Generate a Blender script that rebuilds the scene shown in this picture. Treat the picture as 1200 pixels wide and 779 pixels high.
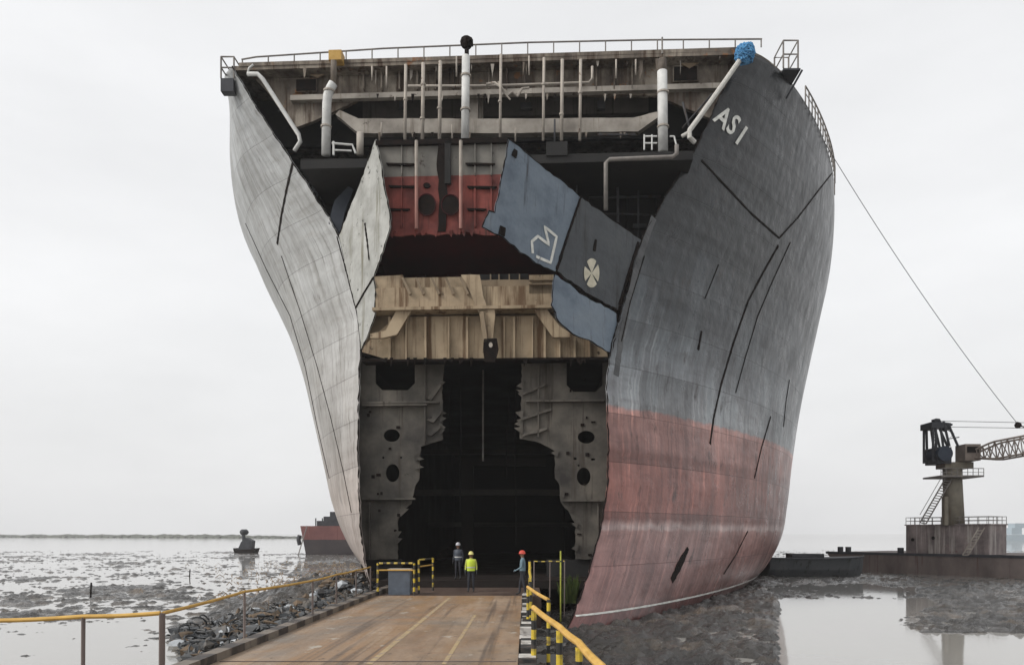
import bpy, bmesh, math, random
import numpy as np
from mathutils import Vector, Matrix
from mathutils.bvhtree import BVHTree
random.seed(7); np.random.seed(7)
R = math.radians
C = bpy.context.scene.collection
for o in list(bpy.data.objects): bpy.data.objects.remove(o)

# ------------------------------------------------------------------ camera, sky, sun
CZ = 3.8                      # eye height above the mud
F = 900.0                     # focal length in photo pixels (photo 1200 wide)
VX, VY = 617.0, 625.0         # where the ramp vanishes, the horizon
cam = bpy.data.cameras.new('camera'); co = bpy.data.objects.new('camera', cam); C.objects.link(co)
co.location = (0, 0, CZ); co.rotation_euler = (R(90), 0, 0)
cam.sensor_width = 36; cam.lens = 27.0
cam.shift_x = (600 - VX) / 1200; cam.shift_y = (VY - 389.5) / 1200
cam.clip_end = 20000; cam.clip_start = 0.1
sc = bpy.context.scene; sc.camera = co
sc.render.engine = 'CYCLES'
sc.view_settings.view_transform = 'Standard'; sc.view_settings.look = 'None'
sc.cycles.volume_bounces = 3; sc.cycles.max_bounces = 8
sc.view_settings.exposure = 0.2; sc.view_settings.gamma = 1.0

SUN_EL, SUN_AZ = 40, 248      # azimuth clockwise from +Y; behind the camera, to the left
wd = bpy.data.worlds.new('World'); sc.world = wd; wd.use_nodes = True
nt = wd.node_tree; nt.nodes.clear()
out = nt.nodes.new('ShaderNodeOutputWorld')
sky = nt.nodes.new('ShaderNodeTexSky'); sky.sky_type = 'NISHITA'; sky.sun_disc = False
sky.sun_elevation = R(SUN_EL); sky.sun_rotation = R(SUN_AZ); sky.dust_density = 6; sky.air_density = 1.5
hs = nt.nodes.new('ShaderNodeHueSaturation'); hs.inputs['Saturation'].default_value = 0.12
nt.links.new(sky.outputs[0], hs.inputs['Color'])
b1 = nt.nodes.new('ShaderNodeBackground'); b1.inputs[1].default_value = 0.05
nt.links.new(hs.outputs[0], b1.inputs[0])
tc = nt.nodes.new('ShaderNodeTexCoord'); mp = nt.nodes.new('ShaderNodeMapping')
mp.inputs['Scale'].default_value = (1.2, 1.2, 4.0)
nz = nt.nodes.new('ShaderNodeTexNoise'); nz.inputs['Scale'].default_value = 2.2; nz.inputs['Detail'].default_value = 7
nz.inputs['Roughness'].default_value = 0.55
nt.links.new(tc.outputs['Generated'], mp.inputs[0]); nt.links.new(mp.outputs[0], nz.inputs['Vector'])
cr = nt.nodes.new('ShaderNodeValToRGB')
cr.color_ramp.elements[0].position = 0.3; cr.color_ramp.elements[0].color = (0.66, 0.665, 0.675, 1)
cr.color_ramp.elements[1].position = 0.72; cr.color_ramp.elements[1].color = (0.76, 0.765, 0.775, 1)
nt.links.new(nz.outputs[0], cr.inputs[0])
b2 = nt.nodes.new('ShaderNodeBackground'); b2.inputs[1].default_value = 0.87
nt.links.new(cr.outputs[0], b2.inputs[0])
ad = nt.nodes.new('ShaderNodeAddShader')
nt.links.new(b1.outputs[0], ad.inputs[0]); nt.links.new(b2.outputs[0], ad.inputs[1]); nt.links.new(ad.outputs[0], out.inputs[0])

sl = bpy.data.lights.new('sun', 'SUN'); sl.energy = 1.5; sl.angle = R(14); sl.color = (1, 0.96, 0.9)
so = bpy.data.objects.new('sun', sl); C.objects.link(so)
az, el = R(SUN_AZ), R(SUN_EL)
sd = Vector((math.sin(az) * math.cos(el), math.cos(az) * math.cos(el), math.sin(el)))
so.rotation_euler = sd.to_track_quat('Z', 'Y').to_euler()

# ------------------------------------------------------------------ helpers
def Wp(px, py, d): return Vector(((px - VX) / F * d, d, CZ + (VY - py) / F * d))
KS = 0.05; K0 = 43.65         # the ship's transverse frame: Y = K0 + k - KS * X
def fd(px, k): return (K0 + k) / (1 + KS * (px - VX) / F)
def FP(px, py, k): return Wp(px, py, fd(px, k))
EX = Vector((1, -KS, 0)).normalized(); EY = Vector((KS, 1, 0)).normalized(); EZ = Vector((0, 0, 1))

class MB:
    def __init__(s): s.v = []; s.f = []
    def add(s, vs, fs):
        n = len(s.v); s.v += [Vector(p) for p in vs]; s.f += [tuple(i + n for i in f) for f in fs]; return s
    def obox(s, o, a, b, c):   # origin and three edge vectors
        vs = [o, o + a, o + a + b, o + b, o + c, o + a + c, o + a + b + c, o + b + c]
        return s.add(vs, [(0, 3, 2, 1), (4, 5, 6, 7), (0, 1, 5, 4), (1, 2, 6, 5), (2, 3, 7, 6), (3, 0, 4, 7)])
    def box(s, x0, x1, y0, y1, z0, z1):
        return s.obox(Vector((x0, y0, z0)), Vector((x1 - x0, 0, 0)), Vector((0, y1 - y0, 0)), Vector((0, 0, z1 - z0)))
    def fbox(s, px0, px1, py0, py1, k, dep):   # box in the ship's frame, front face at k, going aft by dep
        m = (px0 + px1) / 2; z1 = FP(m, py0, k).z; z0 = FP(m, py1, k).z
        a = FP(px0, py1, k); b = FP(px1, py1, k); a.z = z0; b.z = z0
        return s.obox(a, b - a, EY * dep, EZ * (z1 - z0))
    def tube(s, pts, r, n=8, cap=True):
        pts = [Vector(p) for p in pts]; rr = r if isinstance(r, (list, tuple)) else [r] * len(pts)
        base = len(s.v); prev = None
        for i, p in enumerate(pts):
            t = (pts[min(i + 1, len(pts) - 1)] - pts[max(i - 1, 0)]).normalized()
            if prev is None:
                u = t.cross(Vector((0, 0, 1)));
                if u.length < 1e-3: u = t.cross(Vector((1, 0, 0)))
            else:
                u = prev - t * prev.dot(t)
            u.normalize(); prev = u; w = t.cross(u)
            for j in range(n):
                a = 2 * math.pi * j / n
                s.v.append(p + (u * math.cos(a) + w * math.sin(a)) * rr[i])
        for i in range(len(pts) - 1):
            for j in range(n):
                a = base + i * n + j; b = base + i * n + (j + 1) % n
                s.f.append((a, b, b + n, a + n))
        if cap:
            s.f.append(tuple(base + j for j in range(n))[::-1]); e = base + (len(pts) - 1) * n
            s.f.append(tuple(e + j for j in range(n)))
        return s
    def prism(s, outline, off):        # outline of 3D points extruded by the vector off
        n = len(outline); vs = [Vector(p) for p in outline] + [Vector(p) + off for p in outline]
        return s.add(vs, [tuple(range(n))[::-1], tuple(range(n, 2 * n))] + [(i, (i + 1) % n, (i + 1) % n + n, i + n) for i in range(n)])
    def blob(s, c, r, seed=0, sub=1, sq=(1, 1, 1), j=0.35):
        bm = bmesh.new(); bmesh.ops.create_icosphere(bm, subdivisions=sub, radius=1)
        rnd = random.Random(seed); c = Vector(c)
        n = len(s.v)
        for v in bm.verts:
            q = v.co * (1 + rnd.uniform(-j, j)); s.v.append(c + Vector((q.x * r * sq[0], q.y * r * sq[1], q.z * r * sq[2])))
        for f in bm.faces: s.f.append(tuple(v.index + n for v in f.verts))
        bm.free(); return s
    def build(s, name, m, parent=None, smooth=False, uv=None, kind=None):
        lo = Vector((min(p.x for p in s.v), min(p.y for p in s.v), min(p.z for p in s.v)))
        hi = Vector((max(p.x for p in s.v), max(p.y for p in s.v), max(p.z for p in s.v)))
        org = Vector(((lo.x + hi.x) / 2, (lo.y + hi.y) / 2, lo.z))
        me = bpy.data.meshes.new(name); me.from_pydata([p - org for p in s.v], [], s.f); me.update()
        bm = bmesh.new(); bm.from_mesh(me); bmesh.ops.recalc_face_normals(bm, faces=bm.faces); bm.to_mesh(me); bm.free()
        if smooth: me.shade_smooth()
        if m: me.materials.append(m)
        o = bpy.data.objects.new(name, me); C.objects.link(o)
        place(o, org, parent)
        if kind: o['kind'] = kind
        return o
WPOS = {}
def place(o, org, parent):
    WPOS[o.name] = Vector(org)
    if parent: o.parent = parent; o.location = Vector(org) - WPOS[parent.name]
    else: o.location = org
def tag(o, label=None, cat=None, group=None, kind=None):
    if label: o['label'] = label
    if cat: o['category'] = cat
    if group: o['group'] = group
    if kind: o['kind'] = kind
    return o
def thing(name, loc, label, cat, group=None):
    o = bpy.data.objects.new(name, None); C.objects.link(o); o.location = loc; WPOS[o.name] = Vector(loc)
    o.empty_display_size = 0.3
    return tag(o, label, cat, group)
def copy_tree(o, parent=None):
    c = o.copy(); C.objects.link(c); c.parent = parent
    for ch in o.children: copy_tree(ch, c)
    return c

# ------------------------------------------------------------------ materials
def mat(name, cols, scale=1.0, rough=0.7, rrange=0.15, stretch=(1, 1, 1), bump=0.0, bscale=8, spec=0.2, metal=0.0,
        bdist=0.05, spots=None, spot_scale=3.0, spot_at=0.62, pos='world', streak=None, streak_at=0.55):
    """layered weathered paint: noise between several colours, optional spots and vertical streaks"""
    m = bpy.data.materials.new(name); m.use_nodes = True; t = m.node_tree; n = t.nodes; L = t.links
    p = n['Principled BSDF']
    if pos == 'world':
        g = n.new('ShaderNodeNewGeometry'); src = g.outputs['Position']
    else:
        g = n.new('ShaderNodeTexCoord'); src = g.outputs['Object']
    mpn = n.new('ShaderNodeMapping'); mpn.inputs['Scale'].default_value = stretch; L.new(src, mpn.inputs[0])
    no = n.new('ShaderNodeTexNoise'); no.inputs['Scale'].default_value = scale; no.inputs['Detail'].default_value = 8; no.inputs['Roughness'].default_value = 0.62
    L.new(mpn.outputs[0], no.inputs['Vector'])
    r = n.new('ShaderNodeValToRGB'); L.new(no.outputs[0], r.inputs[0])
    e = r.color_ramp.elements; k = len(cols)
    e[0].position = 0.32; e[0].color = (*cols[0], 1); e[1].position = 0.68; e[1].color = (*cols[-1], 1)
    for i in range(1, k - 1):
        q = e.new(0.32 + 0.36 * i / (k - 1)); q.color = (*cols[i], 1)
    col = r.outputs[0]
    def layer(col, c2, sc_, at, st, soft=0.08):
        m2 = n.new('ShaderNodeMapping'); m2.inputs['Scale'].default_value = st; L.new(src, m2.inputs[0])
        n2 = n.new('ShaderNodeTexNoise'); n2.inputs['Scale'].default_value = sc_; n2.inputs['Detail'].default_value = 6; n2.inputs['Roughness'].default_value = 0.7
        L.new(m2.outputs[0], n2.inputs['Vector'])
        mr = n.new('ShaderNodeMapRange'); mr.inputs[1].default_value = at; mr.inputs[2].default_value = at + soft; L.new(n2.outputs[0], mr.inputs[0])
        mx = n.new('ShaderNodeMix'); mx.data_type = 'RGBA'; L.new(mr.outputs[0], mx.inputs[0]); L.new(col, mx.inputs[6]); mx.inputs[7].default_value = (*c2, 1)
        return mx.outputs[2]
    if streak: col = layer(col, streak, 1.0, streak_at, (2.2, 2.2, 0.12), 0.12)
    if spots: col = layer(col, spots, spot_scale, spot_at, (1, 1, 1), 0.05)
    L.new(col, p.inputs['Base Color'])
    mr = n.new('ShaderNodeMapRange'); mr.inputs[3].default_value = rough - rrange; mr.inputs[4].default_value = rough + rrange
    mr.inputs[1].default_value = 0.3; mr.inputs[2].default_value = 0.7
    L.new(no.outputs[0], mr.inputs[0]); L.new(mr.outputs[0], p.inputs['Roughness'])
    p.inputs['Metallic'].default_value = metal; p.inputs['Specular IOR Level'].default_value = spec
    if bump:
        n3 = n.new('ShaderNodeTexNoise'); n3.inputs['Scale'].default_value = bscale; n3.inputs['Detail'].default_value = 6; L.new(src, n3.inputs['Vector'])
        bp = n.new('ShaderNodeBump'); bp.inputs['Strength'].default_value = bump; bp.inputs['Distance'].default_value = bdist
        L.new(n3.outputs[0], bp.inputs['Height']); L.new(bp.outputs[0], p.inputs['Normal'])
    return m
def plain(name, c, rough=0.6, spec=0.4, metal=0.0):
    return mat(name, [tuple(x * 0.75 for x in c), tuple(min(1, x * 1.2) for x in c)], scale=3, rough=rough, spec=spec, metal=metal)

def hull_mat(name, bands, plate, patches, streak_c, rough, scale=0.25, streak_amt=0.5, spec=0.5, pc=(0.66, 1.25)):
    """bands: (z, colour) paint zones by height; plates from UV (metres); streaks run down the shell"""
    m = bpy.data.materials.new(name); m.use_nodes = True; t = m.node_tree; n = t.nodes; L = t.links; p = n['Principled BSDF']
    g = n.new('ShaderNodeNewGeometry'); sx = n.new('ShaderNodeSeparateXYZ'); L.new(g.outputs['Position'], sx.inputs[0])
    nl = n.new('ShaderNodeTexNoise'); nl.inputs['Scale'].default_value = 1.3; nl.inputs['Detail'].default_value = 6; L.new(g.outputs['Position'], nl.inputs['Vector'])
    ml = n.new('ShaderNodeMath'); ml.operation = 'MULTIPLY_ADD'; L.new(nl.outputs[0], ml.inputs[0]); ml.inputs[1].default_value = 0.45; L.new(sx.outputs[2], ml.inputs[2])
    mr = n.new('ShaderNodeMapRange'); mr.inputs[1].default_value = 0; mr.inputs[2].default_value = 32; L.new(ml.outputs[0], mr.inputs[0])
    cr = n.new('ShaderNodeValToRGB'); L.new(mr.outputs[0], cr.inputs[0]); e = cr.color_ramp.elements
    e[0].position = bands[0][0] / 32; e[0].color = (*bands[0][1], 1); e[1].position = bands[-1][0] / 32; e[1].color = (*bands[-1][1], 1)
    for z, c in bands[1:-1]:
        q = e.new(z / 32); q.color = (*c, 1)
    col = cr.outputs[0]
    uv = n.new('ShaderNodeUVMap'); uv.uv_map = 'UVMap'
    def mixin(col, fac, c, blend='MIX'):
        mx = n.new('ShaderNodeMix'); mx.data_type = 'RGBA'; mx.blend_type = blend; L.new(fac, mx.inputs[0]); L.new(col, mx.inputs[6])
        if isinstance(c, tuple): mx.inputs[7].default_value = (*c, 1)
        else: L.new(c, mx.inputs[7])
        return mx.outputs[2]
    def noise(vec, st, sc_, det, lo, hi, amt=1.0):
        a = n.new('ShaderNodeMapping'); a.inputs['Scale'].default_value = st; L.new(vec, a.inputs[0])
        b = n.new('ShaderNodeTexNoise'); b.inputs['Scale'].default_value = sc_; b.inputs['Detail'].default_value = det; b.inputs['Roughness'].default_value = 0.65
        L.new(a.outputs[0], b.inputs['Vector'])
        c = n.new('ShaderNodeMapRange'); c.inputs[1].default_value = lo; c.inputs[2].default_value = hi; c.inputs[4].default_value = amt; L.new(b.outputs[0], c.inputs[0])
        return c.outputs[0]
    # broad patches, scabs, streaks
    col = mixin(col, noise(uv.outputs[0], (1, 1.4, 1), scale, 7, 0.40, 0.66, 0.9), patches[0], 'MULTIPLY')
    col = mixin(col, noise(uv.outputs[0], (2.6, 0.2, 1), 0.5, 5, 0.45, 0.62, 0.6), patches[0], 'MULTIPLY')
    col = mixin(col, noise(uv.outputs[0], (3.5, 0.25, 1), 0.7, 6, 0.46, 0.72, streak_amt), streak_c, 'MULTIPLY')
    col = mixin(col, noise(uv.outputs[0], (1, 0.35, 1), 1.6, 8, 0.58, 0.70, 0.8), patches[1])
    col = mixin(col, noise(uv.outputs[0], (9, 0.6, 1), 0.55, 5, 0.56, 0.68, 0.6), patches[2], 'MULTIPLY')
    col = mixin(col, noise(uv.outputs[0], (0.5, 3.5, 1), 0.6, 6, 0.55, 0.7, 0.5), patches[3], 'MULTIPLY')
    # plates
    br = n.new('ShaderNodeTexBrick'); br.inputs['Scale'].default_value = 1.0; L.new(uv.outputs[0], br.inputs['Vector'])
    br.inputs['Brick Width'].default_value = plate[0]; br.inputs['Row Height'].default_value = plate[1]; br.inputs['Mortar Size'].default_value = 0.02; br.inputs['Mortar Smooth'].default_value = 0.6
    br.inputs['Color1'].default_value = (pc[0], pc[0], pc[0], 1); br.inputs['Color2'].default_value = (pc[1], pc[1], pc[1], 1); br.inputs['Mortar'].default_value = (0.38, 0.36, 0.36, 1)
    one = n.new('ShaderNodeValue'); one.outputs[0].default_value = 0.8
    col = mixin(col, one.outputs[0], br.outputs['Color'], 'MULTIPLY')
    L.new(col, p.inputs['Base Color'])
    rg = noise(uv.outputs[0], (1, 0.5, 1), 0.8, 5, 0.3, 0.7, 1.0)
    r2 = n.new('ShaderNodeMapRange'); r2.inputs[3].default_value = rough; r2.inputs[4].default_value = rough + 0.22; L.new(rg, r2.inputs[0]); L.new(r2.outputs[0], p.inputs['Roughness'])
    p.inputs['Specular IOR Level'].default_value = spec
    # dished plating between frames + weld relief
    wv = n.new('ShaderNodeTexWave'); wv.wave_type = 'BANDS'; wv.bands_direction = 'X'; wv.inputs['Scale'].default_value = 0.36; wv.inputs['Distortion'].default_value = 0.6; wv.inputs['Detail'].default_value = 1
    L.new(uv.outputs[0], wv.inputs['Vector'])
    b1 = n.new('ShaderNodeBump'); b1.inputs['Strength'].default_value = 0.10; b1.inputs['Distance'].default_value = 0.05; L.new(wv.outputs[0], b1.inputs['Height'])
    n5 = n.new('ShaderNodeTexNoise'); n5.inputs['Scale'].default_value = 1.2; n5.inputs['Detail'].default_value = 7; L.new(g.outputs['Position'], n5.inputs['Vector'])
    b2_ = n.new('ShaderNodeBump'); b2_.inputs['Strength'].default_value = 0.5; b2_.inputs['Distance'].default_value = 0.13; L.new(n5.outputs[0], b2_.inputs['Height']); L.new(b1.outputs[0], b2_.inputs['Normal'])
    b3 = n.new('ShaderNodeBump'); b3.inputs['Strength'].default_value = 0.5; b3.inputs['Distance'].default_value = 0.04; L.new(br.outputs['Fac'], b3.inputs['Height']); b3.invert = True; L.new(b2_.outputs[0], b3.inputs['Normal'])
    L.new(b3.outputs[0], p.inputs['Normal'])
    return m

BLK = (0.022, 0.024, 0.026)
M = {}
M['hull_r'] = hull_mat('weathered_black_and_red_shell',
    [(0.0, (0.14, 0.055, 0.05)), (0.8, (0.19, 0.085, 0.078)), (0.95, (0.32, 0.18, 0.165)), (2.6, (0.36, 0.20, 0.185)), (4.15, (0.38, 0.225, 0.205)), (4.3, (0.55, 0.44, 0.42)), (4.5, (0.44, 0.30, 0.28)), (4.7, (0.22, 0.095, 0.080)),  # lowest zone darkened as the shadow at the hull bottom
     (6.2, (0.27, 0.115, 0.095)), (7.9, (0.28, 0.13, 0.11)), (8.3, (0.40, 0.215, 0.19)), (10.1, (0.46, 0.255, 0.225)), (10.25, (0.29, 0.31, 0.325)), (13.0, (0.17, 0.19, 0.205)), (16.0, (0.065, 0.075, 0.084)), (20, (0.016, 0.019, 0.022)), (31, (0.009, 0.011, 0.0135))],
    (4.6, 2.4), [(0.52, 0.48, 0.48), (0.025, 0.018, 0.016), (1.9, 1.85, 1.8), (0.55, 0.5, 0.5)], (1.7, 1.65, 1.6), 0.22, spec=0.34, streak_amt=0.8, pc=(0.6, 1.3))
M['hull_l'] = hull_mat('sky_glare_grey_shell',  # streaked paint; its pale base stands in for grazing sky reflection
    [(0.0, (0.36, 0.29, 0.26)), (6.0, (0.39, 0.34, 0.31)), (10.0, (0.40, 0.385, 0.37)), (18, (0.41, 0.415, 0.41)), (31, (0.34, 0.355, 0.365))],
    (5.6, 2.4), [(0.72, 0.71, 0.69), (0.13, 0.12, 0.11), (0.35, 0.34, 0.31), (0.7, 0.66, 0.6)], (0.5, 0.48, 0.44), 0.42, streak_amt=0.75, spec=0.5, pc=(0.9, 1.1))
M['flap_blue'] = mat('blue_grey_plate_paint', [(0.07, 0.095, 0.13), (0.13, 0.165, 0.205), (0.17, 0.205, 0.24)], scale=0.55, rough=0.42, bump=0.7, bscale=0.6, bdist=0.3, spec=0.35, streak=(0.04, 0.045, 0.055), streak_at=0.58, spots=(0.03, 0.03, 0.03), spot_scale=1.2, spot_at=0.68)
M['flap_dark'] = mat('dark_grey_plate_paint', [(0.04, 0.045, 0.052), (0.07, 0.076, 0.082)], scale=0.6, rough=0.42, bump=0.7, bscale=0.6, bdist=0.3, spec=0.3, streak=(0.025, 0.025, 0.025), spots=(0.13, 0.12, 0.11), spot_scale=1.5, spot_at=0.7)
M['flap_left'] = mat('pale_flaking_plate_paint', [(0.24, 0.24, 0.22), (0.42, 0.42, 0.40)], scale=0.8, bump=0.7, bscale=0.7, bdist=0.25, rough=0.6, streak=(0.14, 0.13, 0.09), streak_at=0.56, spots=(0.04, 0.04, 0.035), spot_scale=1.7, spot_at=0.61)
M['cut'] = mat('burnt_cut_steel', [(0.005, 0.0045, 0.0045), (0.018, 0.012, 0.010)], scale=3, rough=0.85, spec=0.08)
M['fascia'] = mat('rust_stained_beige_paint', [(0.05, 0.04, 0.034), (0.16, 0.135, 0.11), (0.34, 0.30, 0.25)], scale=0.8, rough=0.8, stretch=(1, 1, 0.6), streak=(0.06, 0.038, 0.026), streak_at=0.5, spots=(0.20, 0.10, 0.05), spot_scale=0.9, spot_at=0.62, bump=0.4, bscale=2)
M['beam'] = mat('dirty_beige_beam', [(0.17, 0.15, 0.13), (0.42, 0.385, 0.34)], scale=0.6, rough=0.75, spots=(0.08, 0.06, 0.05), spot_scale=1.5, streak=(0.11, 0.085, 0.06), streak_at=0.58)
M['darkgrey'] = mat('dark_grey_wall', [(0.010, 0.010, 0.011), (0.034, 0.033, 0.032)], scale=0.5, rough=0.85, spots=(0.012, 0.011, 0.011), spot_scale=0.8)  # near-black grey for inner walls, decks and frames
M['dark'] = mat('hold_shade_steel', [(0.003, 0.003, 0.003), (0.008, 0.0075, 0.0075)], scale=0.4, rough=0.9, spec=0.15)  # the hold's darkness is put into this near-black colour
M['darkred'] = mat('shaded_red_primer', [(0.018, 0.004, 0.005), (0.055, 0.009, 0.011)], scale=0.5, rough=0.85, stretch=(1, 1, 1), spec=0.2)  # recess shade put into the red; manhole rims use it too
M['red'] = mat('faded_red_primer', [(0.09, 0.026, 0.023), (0.26, 0.075, 0.062)], scale=0.9, rough=0.85, streak=(0.06, 0.025, 0.022), streak_at=0.52, spots=(0.03, 0.015, 0.015), spot_scale=1.6, spot_at=0.66)
M['tankgrey'] = mat('stained_grey_tank_paint', [(0.12, 0.115, 0.105), (0.20, 0.19, 0.17)], scale=0.9, rough=0.8, streak=(0.10, 0.06, 0.05), streak_at=0.55, spots=(0.05, 0.04, 0.035), spot_scale=1.6)
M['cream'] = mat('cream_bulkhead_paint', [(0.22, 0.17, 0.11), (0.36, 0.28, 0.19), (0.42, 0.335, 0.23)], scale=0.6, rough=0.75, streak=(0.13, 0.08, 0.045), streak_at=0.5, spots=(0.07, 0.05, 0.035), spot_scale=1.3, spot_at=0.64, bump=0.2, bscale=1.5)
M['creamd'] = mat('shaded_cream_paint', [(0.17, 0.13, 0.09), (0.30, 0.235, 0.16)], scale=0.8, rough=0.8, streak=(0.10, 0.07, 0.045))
M['wing'] = mat('grey_tank_bulkhead', [(0.035, 0.032, 0.03), (0.085, 0.078, 0.068), (0.15, 0.135, 0.115)], scale=0.5, rough=0.8, streak=(0.05, 0.04, 0.033), streak_at=0.55, spots=(0.02, 0.017, 0.015), spot_scale=1.2, spot_at=0.66)
M['pipe'] = mat('white_pipe_paint', [(0.42, 0.42, 0.41), (0.62, 0.62, 0.60)], scale=1.5, rough=0.6, spots=(0.16, 0.12, 0.09), spot_scale=2.2, spot_at=0.66)
M['pipe2'] = mat('rusty_pale_pipe', [(0.26, 0.23, 0.2), (0.42, 0.38, 0.33)], scale=1.5, rough=0.7, spots=(0.10, 0.055, 0.035), spot_scale=3)
M['pipered'] = mat('red_oxide_pipe', [(0.26, 0.12, 0.10), (0.38, 0.2, 0.17)], scale=1.5, rough=0.7)
M['rail'] = mat('grey_rail_steel', [(0.13, 0.12, 0.115), (0.24, 0.22, 0.2)], scale=2, rough=0.7)
M['yellow'] = mat('worn_yellow_paint', [(0.46, 0.27, 0.06), (0.60, 0.38, 0.11)], scale=4, rough=0.55, spots=(0.12, 0.08, 0.05), spot_scale=9, spot_at=0.64)
M['ochre'] = mat('ochre_box_paint', [(0.38, 0.22, 0.05), (0.5, 0.32, 0.1)], scale=3, rough=0.6)
M['rust'] = mat('rusty_barge_steel', [(0.08, 0.065, 0.06), (0.22, 0.18, 0.165)], scale=0.35, rough=0.7, stretch=(1, 1, 0.5), streak=(0.10, 0.06, 0.05), streak_at=0.56)
M['house'] = mat('streaked_deckhouse_paint', [(0.12, 0.10, 0.10), (0.30, 0.25, 0.24)], scale=0.7, rough=0.7, streak=(0.42, 0.39, 0.36), streak_at=0.5, spots=(0.16, 0.07, 0.06), spot_scale=0.5, spot_at=0.6)
M['column'] = mat('tan_crane_paint', [(0.14, 0.125, 0.10), (0.24, 0.215, 0.17)], scale=1.0, rough=0.7, streak=(0.15, 0.10, 0.06))
M['cranedk'] = mat('dark_crane_steel', [(0.03, 0.032, 0.038), (0.06, 0.062, 0.07)], scale=1.5, rough=0.6)
M['craneblue'] = mat('navy_crane_paint', [(0.018, 0.026, 0.045), (0.04, 0.05, 0.07)], scale=1.2, rough=0.5)
M['boom'] = mat('weathered_boom_paint', [(0.16, 0.13, 0.11), (0.26, 0.22, 0.19)], scale=1.2, rough=0.7)
M['rubber'] = mat('black_plastic_waste', [(0.006, 0.008, 0.010), (0.022, 0.025, 0.028), (0.10, 0.085, 0.07)], scale=1.3, rough=0.45, rrange=0.2, spec=0.5)
M['blue'] = mat('blue_nylon_net', [(0.04, 0.16, 0.34), (0.12, 0.32, 0.55)], scale=4, rough=0.8)
M['rope'] = mat('pale_rope', [(0.38, 0.37, 0.35), (0.55, 0.54, 0.5)], scale=8, rough=0.9)
M['cable'] = plain('steel_cable', (0.07, 0.07, 0.075), 0.5)
M['white'] = plain('white_mark_paint', (0.62, 0.62, 0.58), 0.6)
M['cream_mark'] = mat('cream_mark_paint', [(0.45, 0.42, 0.32), (0.62, 0.58, 0.47)], scale=3, rough=0.6)
M['greybox'] = plain('blue_grey_cabinet', (0.10, 0.12, 0.15), 0.6)

def stripes(name, a, b, pitch, axis=2, duty=0.5, rough=0.6, dirt=(0.08, 0.06, 0.05)):
    m = bpy.data.materials.new(name); m.use_nodes = True; t = m.node_tree; n = t.nodes; L = t.links; p = n['Principled BSDF']
    g = n.new('ShaderNodeNewGeometry'); s = n.new('ShaderNodeSeparateXYZ'); L.new(g.outputs['Position'], s.inputs[0])
    d = n.new('ShaderNodeMath'); d.operation = 'DIVIDE'; L.new(s.outputs[axis], d.inputs[0]); d.inputs[1].default_value = pitch
    f = n.new('ShaderNodeMath'); f.operation = 'FRACT'; L.new(d.outputs[0], f.inputs[0])
    c = n.new('ShaderNodeMath'); c.operation = 'GREATER_THAN'; L.new(f.outputs[0], c.inputs[0]); c.inputs[1].default_value = duty
    x = n.new('ShaderNodeMix'); x.data_type = 'RGBA'; L.new(c.outputs[0], x.inputs[0]); x.inputs[6].default_value = (*a, 1); x.inputs[7].default_value = (*b, 1)
    no = n.new('ShaderNodeTexNoise'); no.inputs['Scale'].default_value = 5; no.inputs['Detail'].default_value = 7; L.new(g.outputs['Position'], no.inputs['Vector'])
    mr = n.new('ShaderNodeMapRange'); mr.inputs[1].default_value = 0.5; mr.inputs[2].default_value = 0.65; mr.inputs[4].default_value = 0.75; L.new(no.outputs[0], mr.inputs[0])
    y = n.new('ShaderNodeMix'); y.data_type = 'RGBA'; L.new(mr.outputs[0], y.inputs[0]); L.new(x.outputs[2], y.inputs[6]); y.inputs[7].default_value = (*dirt, 1)
    L.new(y.outputs[2], p.inputs['Base Color']); p.inputs['Roughness'].default_value = rough
    return m
M['yb'] = stripes('yellow_black_stripes', (0.55, 0.40, 0.03), (0.015, 0.015, 0.015), 0.36)
M['ybx'] = stripes('yellow_black_stripes_across', (0.55, 0.42, 0.08), (0.015, 0.015, 0.015), 0.3, axis=0)
M['kerb'] = stripes('black_white_kerb', (0.15, 0.125, 0.10), (0.025, 0.02, 0.017), 1.5, axis=1, duty=0.5)
M['kerb2'] = stripes('black_white_kerb_side', (0.46, 0.44, 0.41), (0.02, 0.02, 0.02), 1.3, axis=1)

# ------------------------------------------------------------------ ground: mudflat and water
def pnoise(x, y, seed=0):
    xi = np.floor(x).astype(np.int64); yi = np.floor(y).astype(np.int64); xf = x - xi; yf = y - yi
    def h(a, b):
        n = (a * 374761393 + b * 668265263 + seed * 974711) & 0xffffffff
        n = ((n ^ (n >> 13)) * 1274126177) & 0xffffffff
        n = n ^ (n >> 16); return (n & 0xffff) / 65535.0 * 2 * np.pi
    def g(a, b, dx, dy): t = h(a, b); return np.cos(t) * dx + np.sin(t) * dy
    u = xf ** 3 * (xf * (xf * 6 - 15) + 10); v = yf ** 3 * (yf * (yf * 6 - 15) + 10)
    a = g(xi, yi, xf, yf); b = g(xi + 1, yi, xf - 1, yf); c = g(xi, yi + 1, xf, yf - 1); d = g(xi + 1, yi + 1, xf - 1, yf - 1)
    return (a + (b - a) * u) * (1 - v) + (c + (d - c) * u) * v
def fbm(x, y, o=5, seed=0, gain=0.5, ridged=False):
    s = 0; a = 1; f = 1
    for i in range(o):
        n = pnoise(x * f + i * 17.3, y * f + i * 9.1, seed + i)
        s = s + a * ((0.35 - np.abs(n)) if ridged else n); a *= gain; f *= 2.05
    return s
def gd(py): return CZ * F / (py - VY)
ny, nx = 760, 560
dd = np.exp(np.linspace(np.log(3.0), np.log(300.0), ny)); qq = np.linspace(-0.95, 0.95, nx)
D, Q = np.meshgrid(dd, qq, indexing='ij'); X = Q * D
PX = VX + Q * F; PY = VY + CZ * F / D
def sstep(e0, e1, x): t = np.clip((x - e0) / (e1 - e0), 0, 1); return t * t * (3 - 2 * t)
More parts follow.
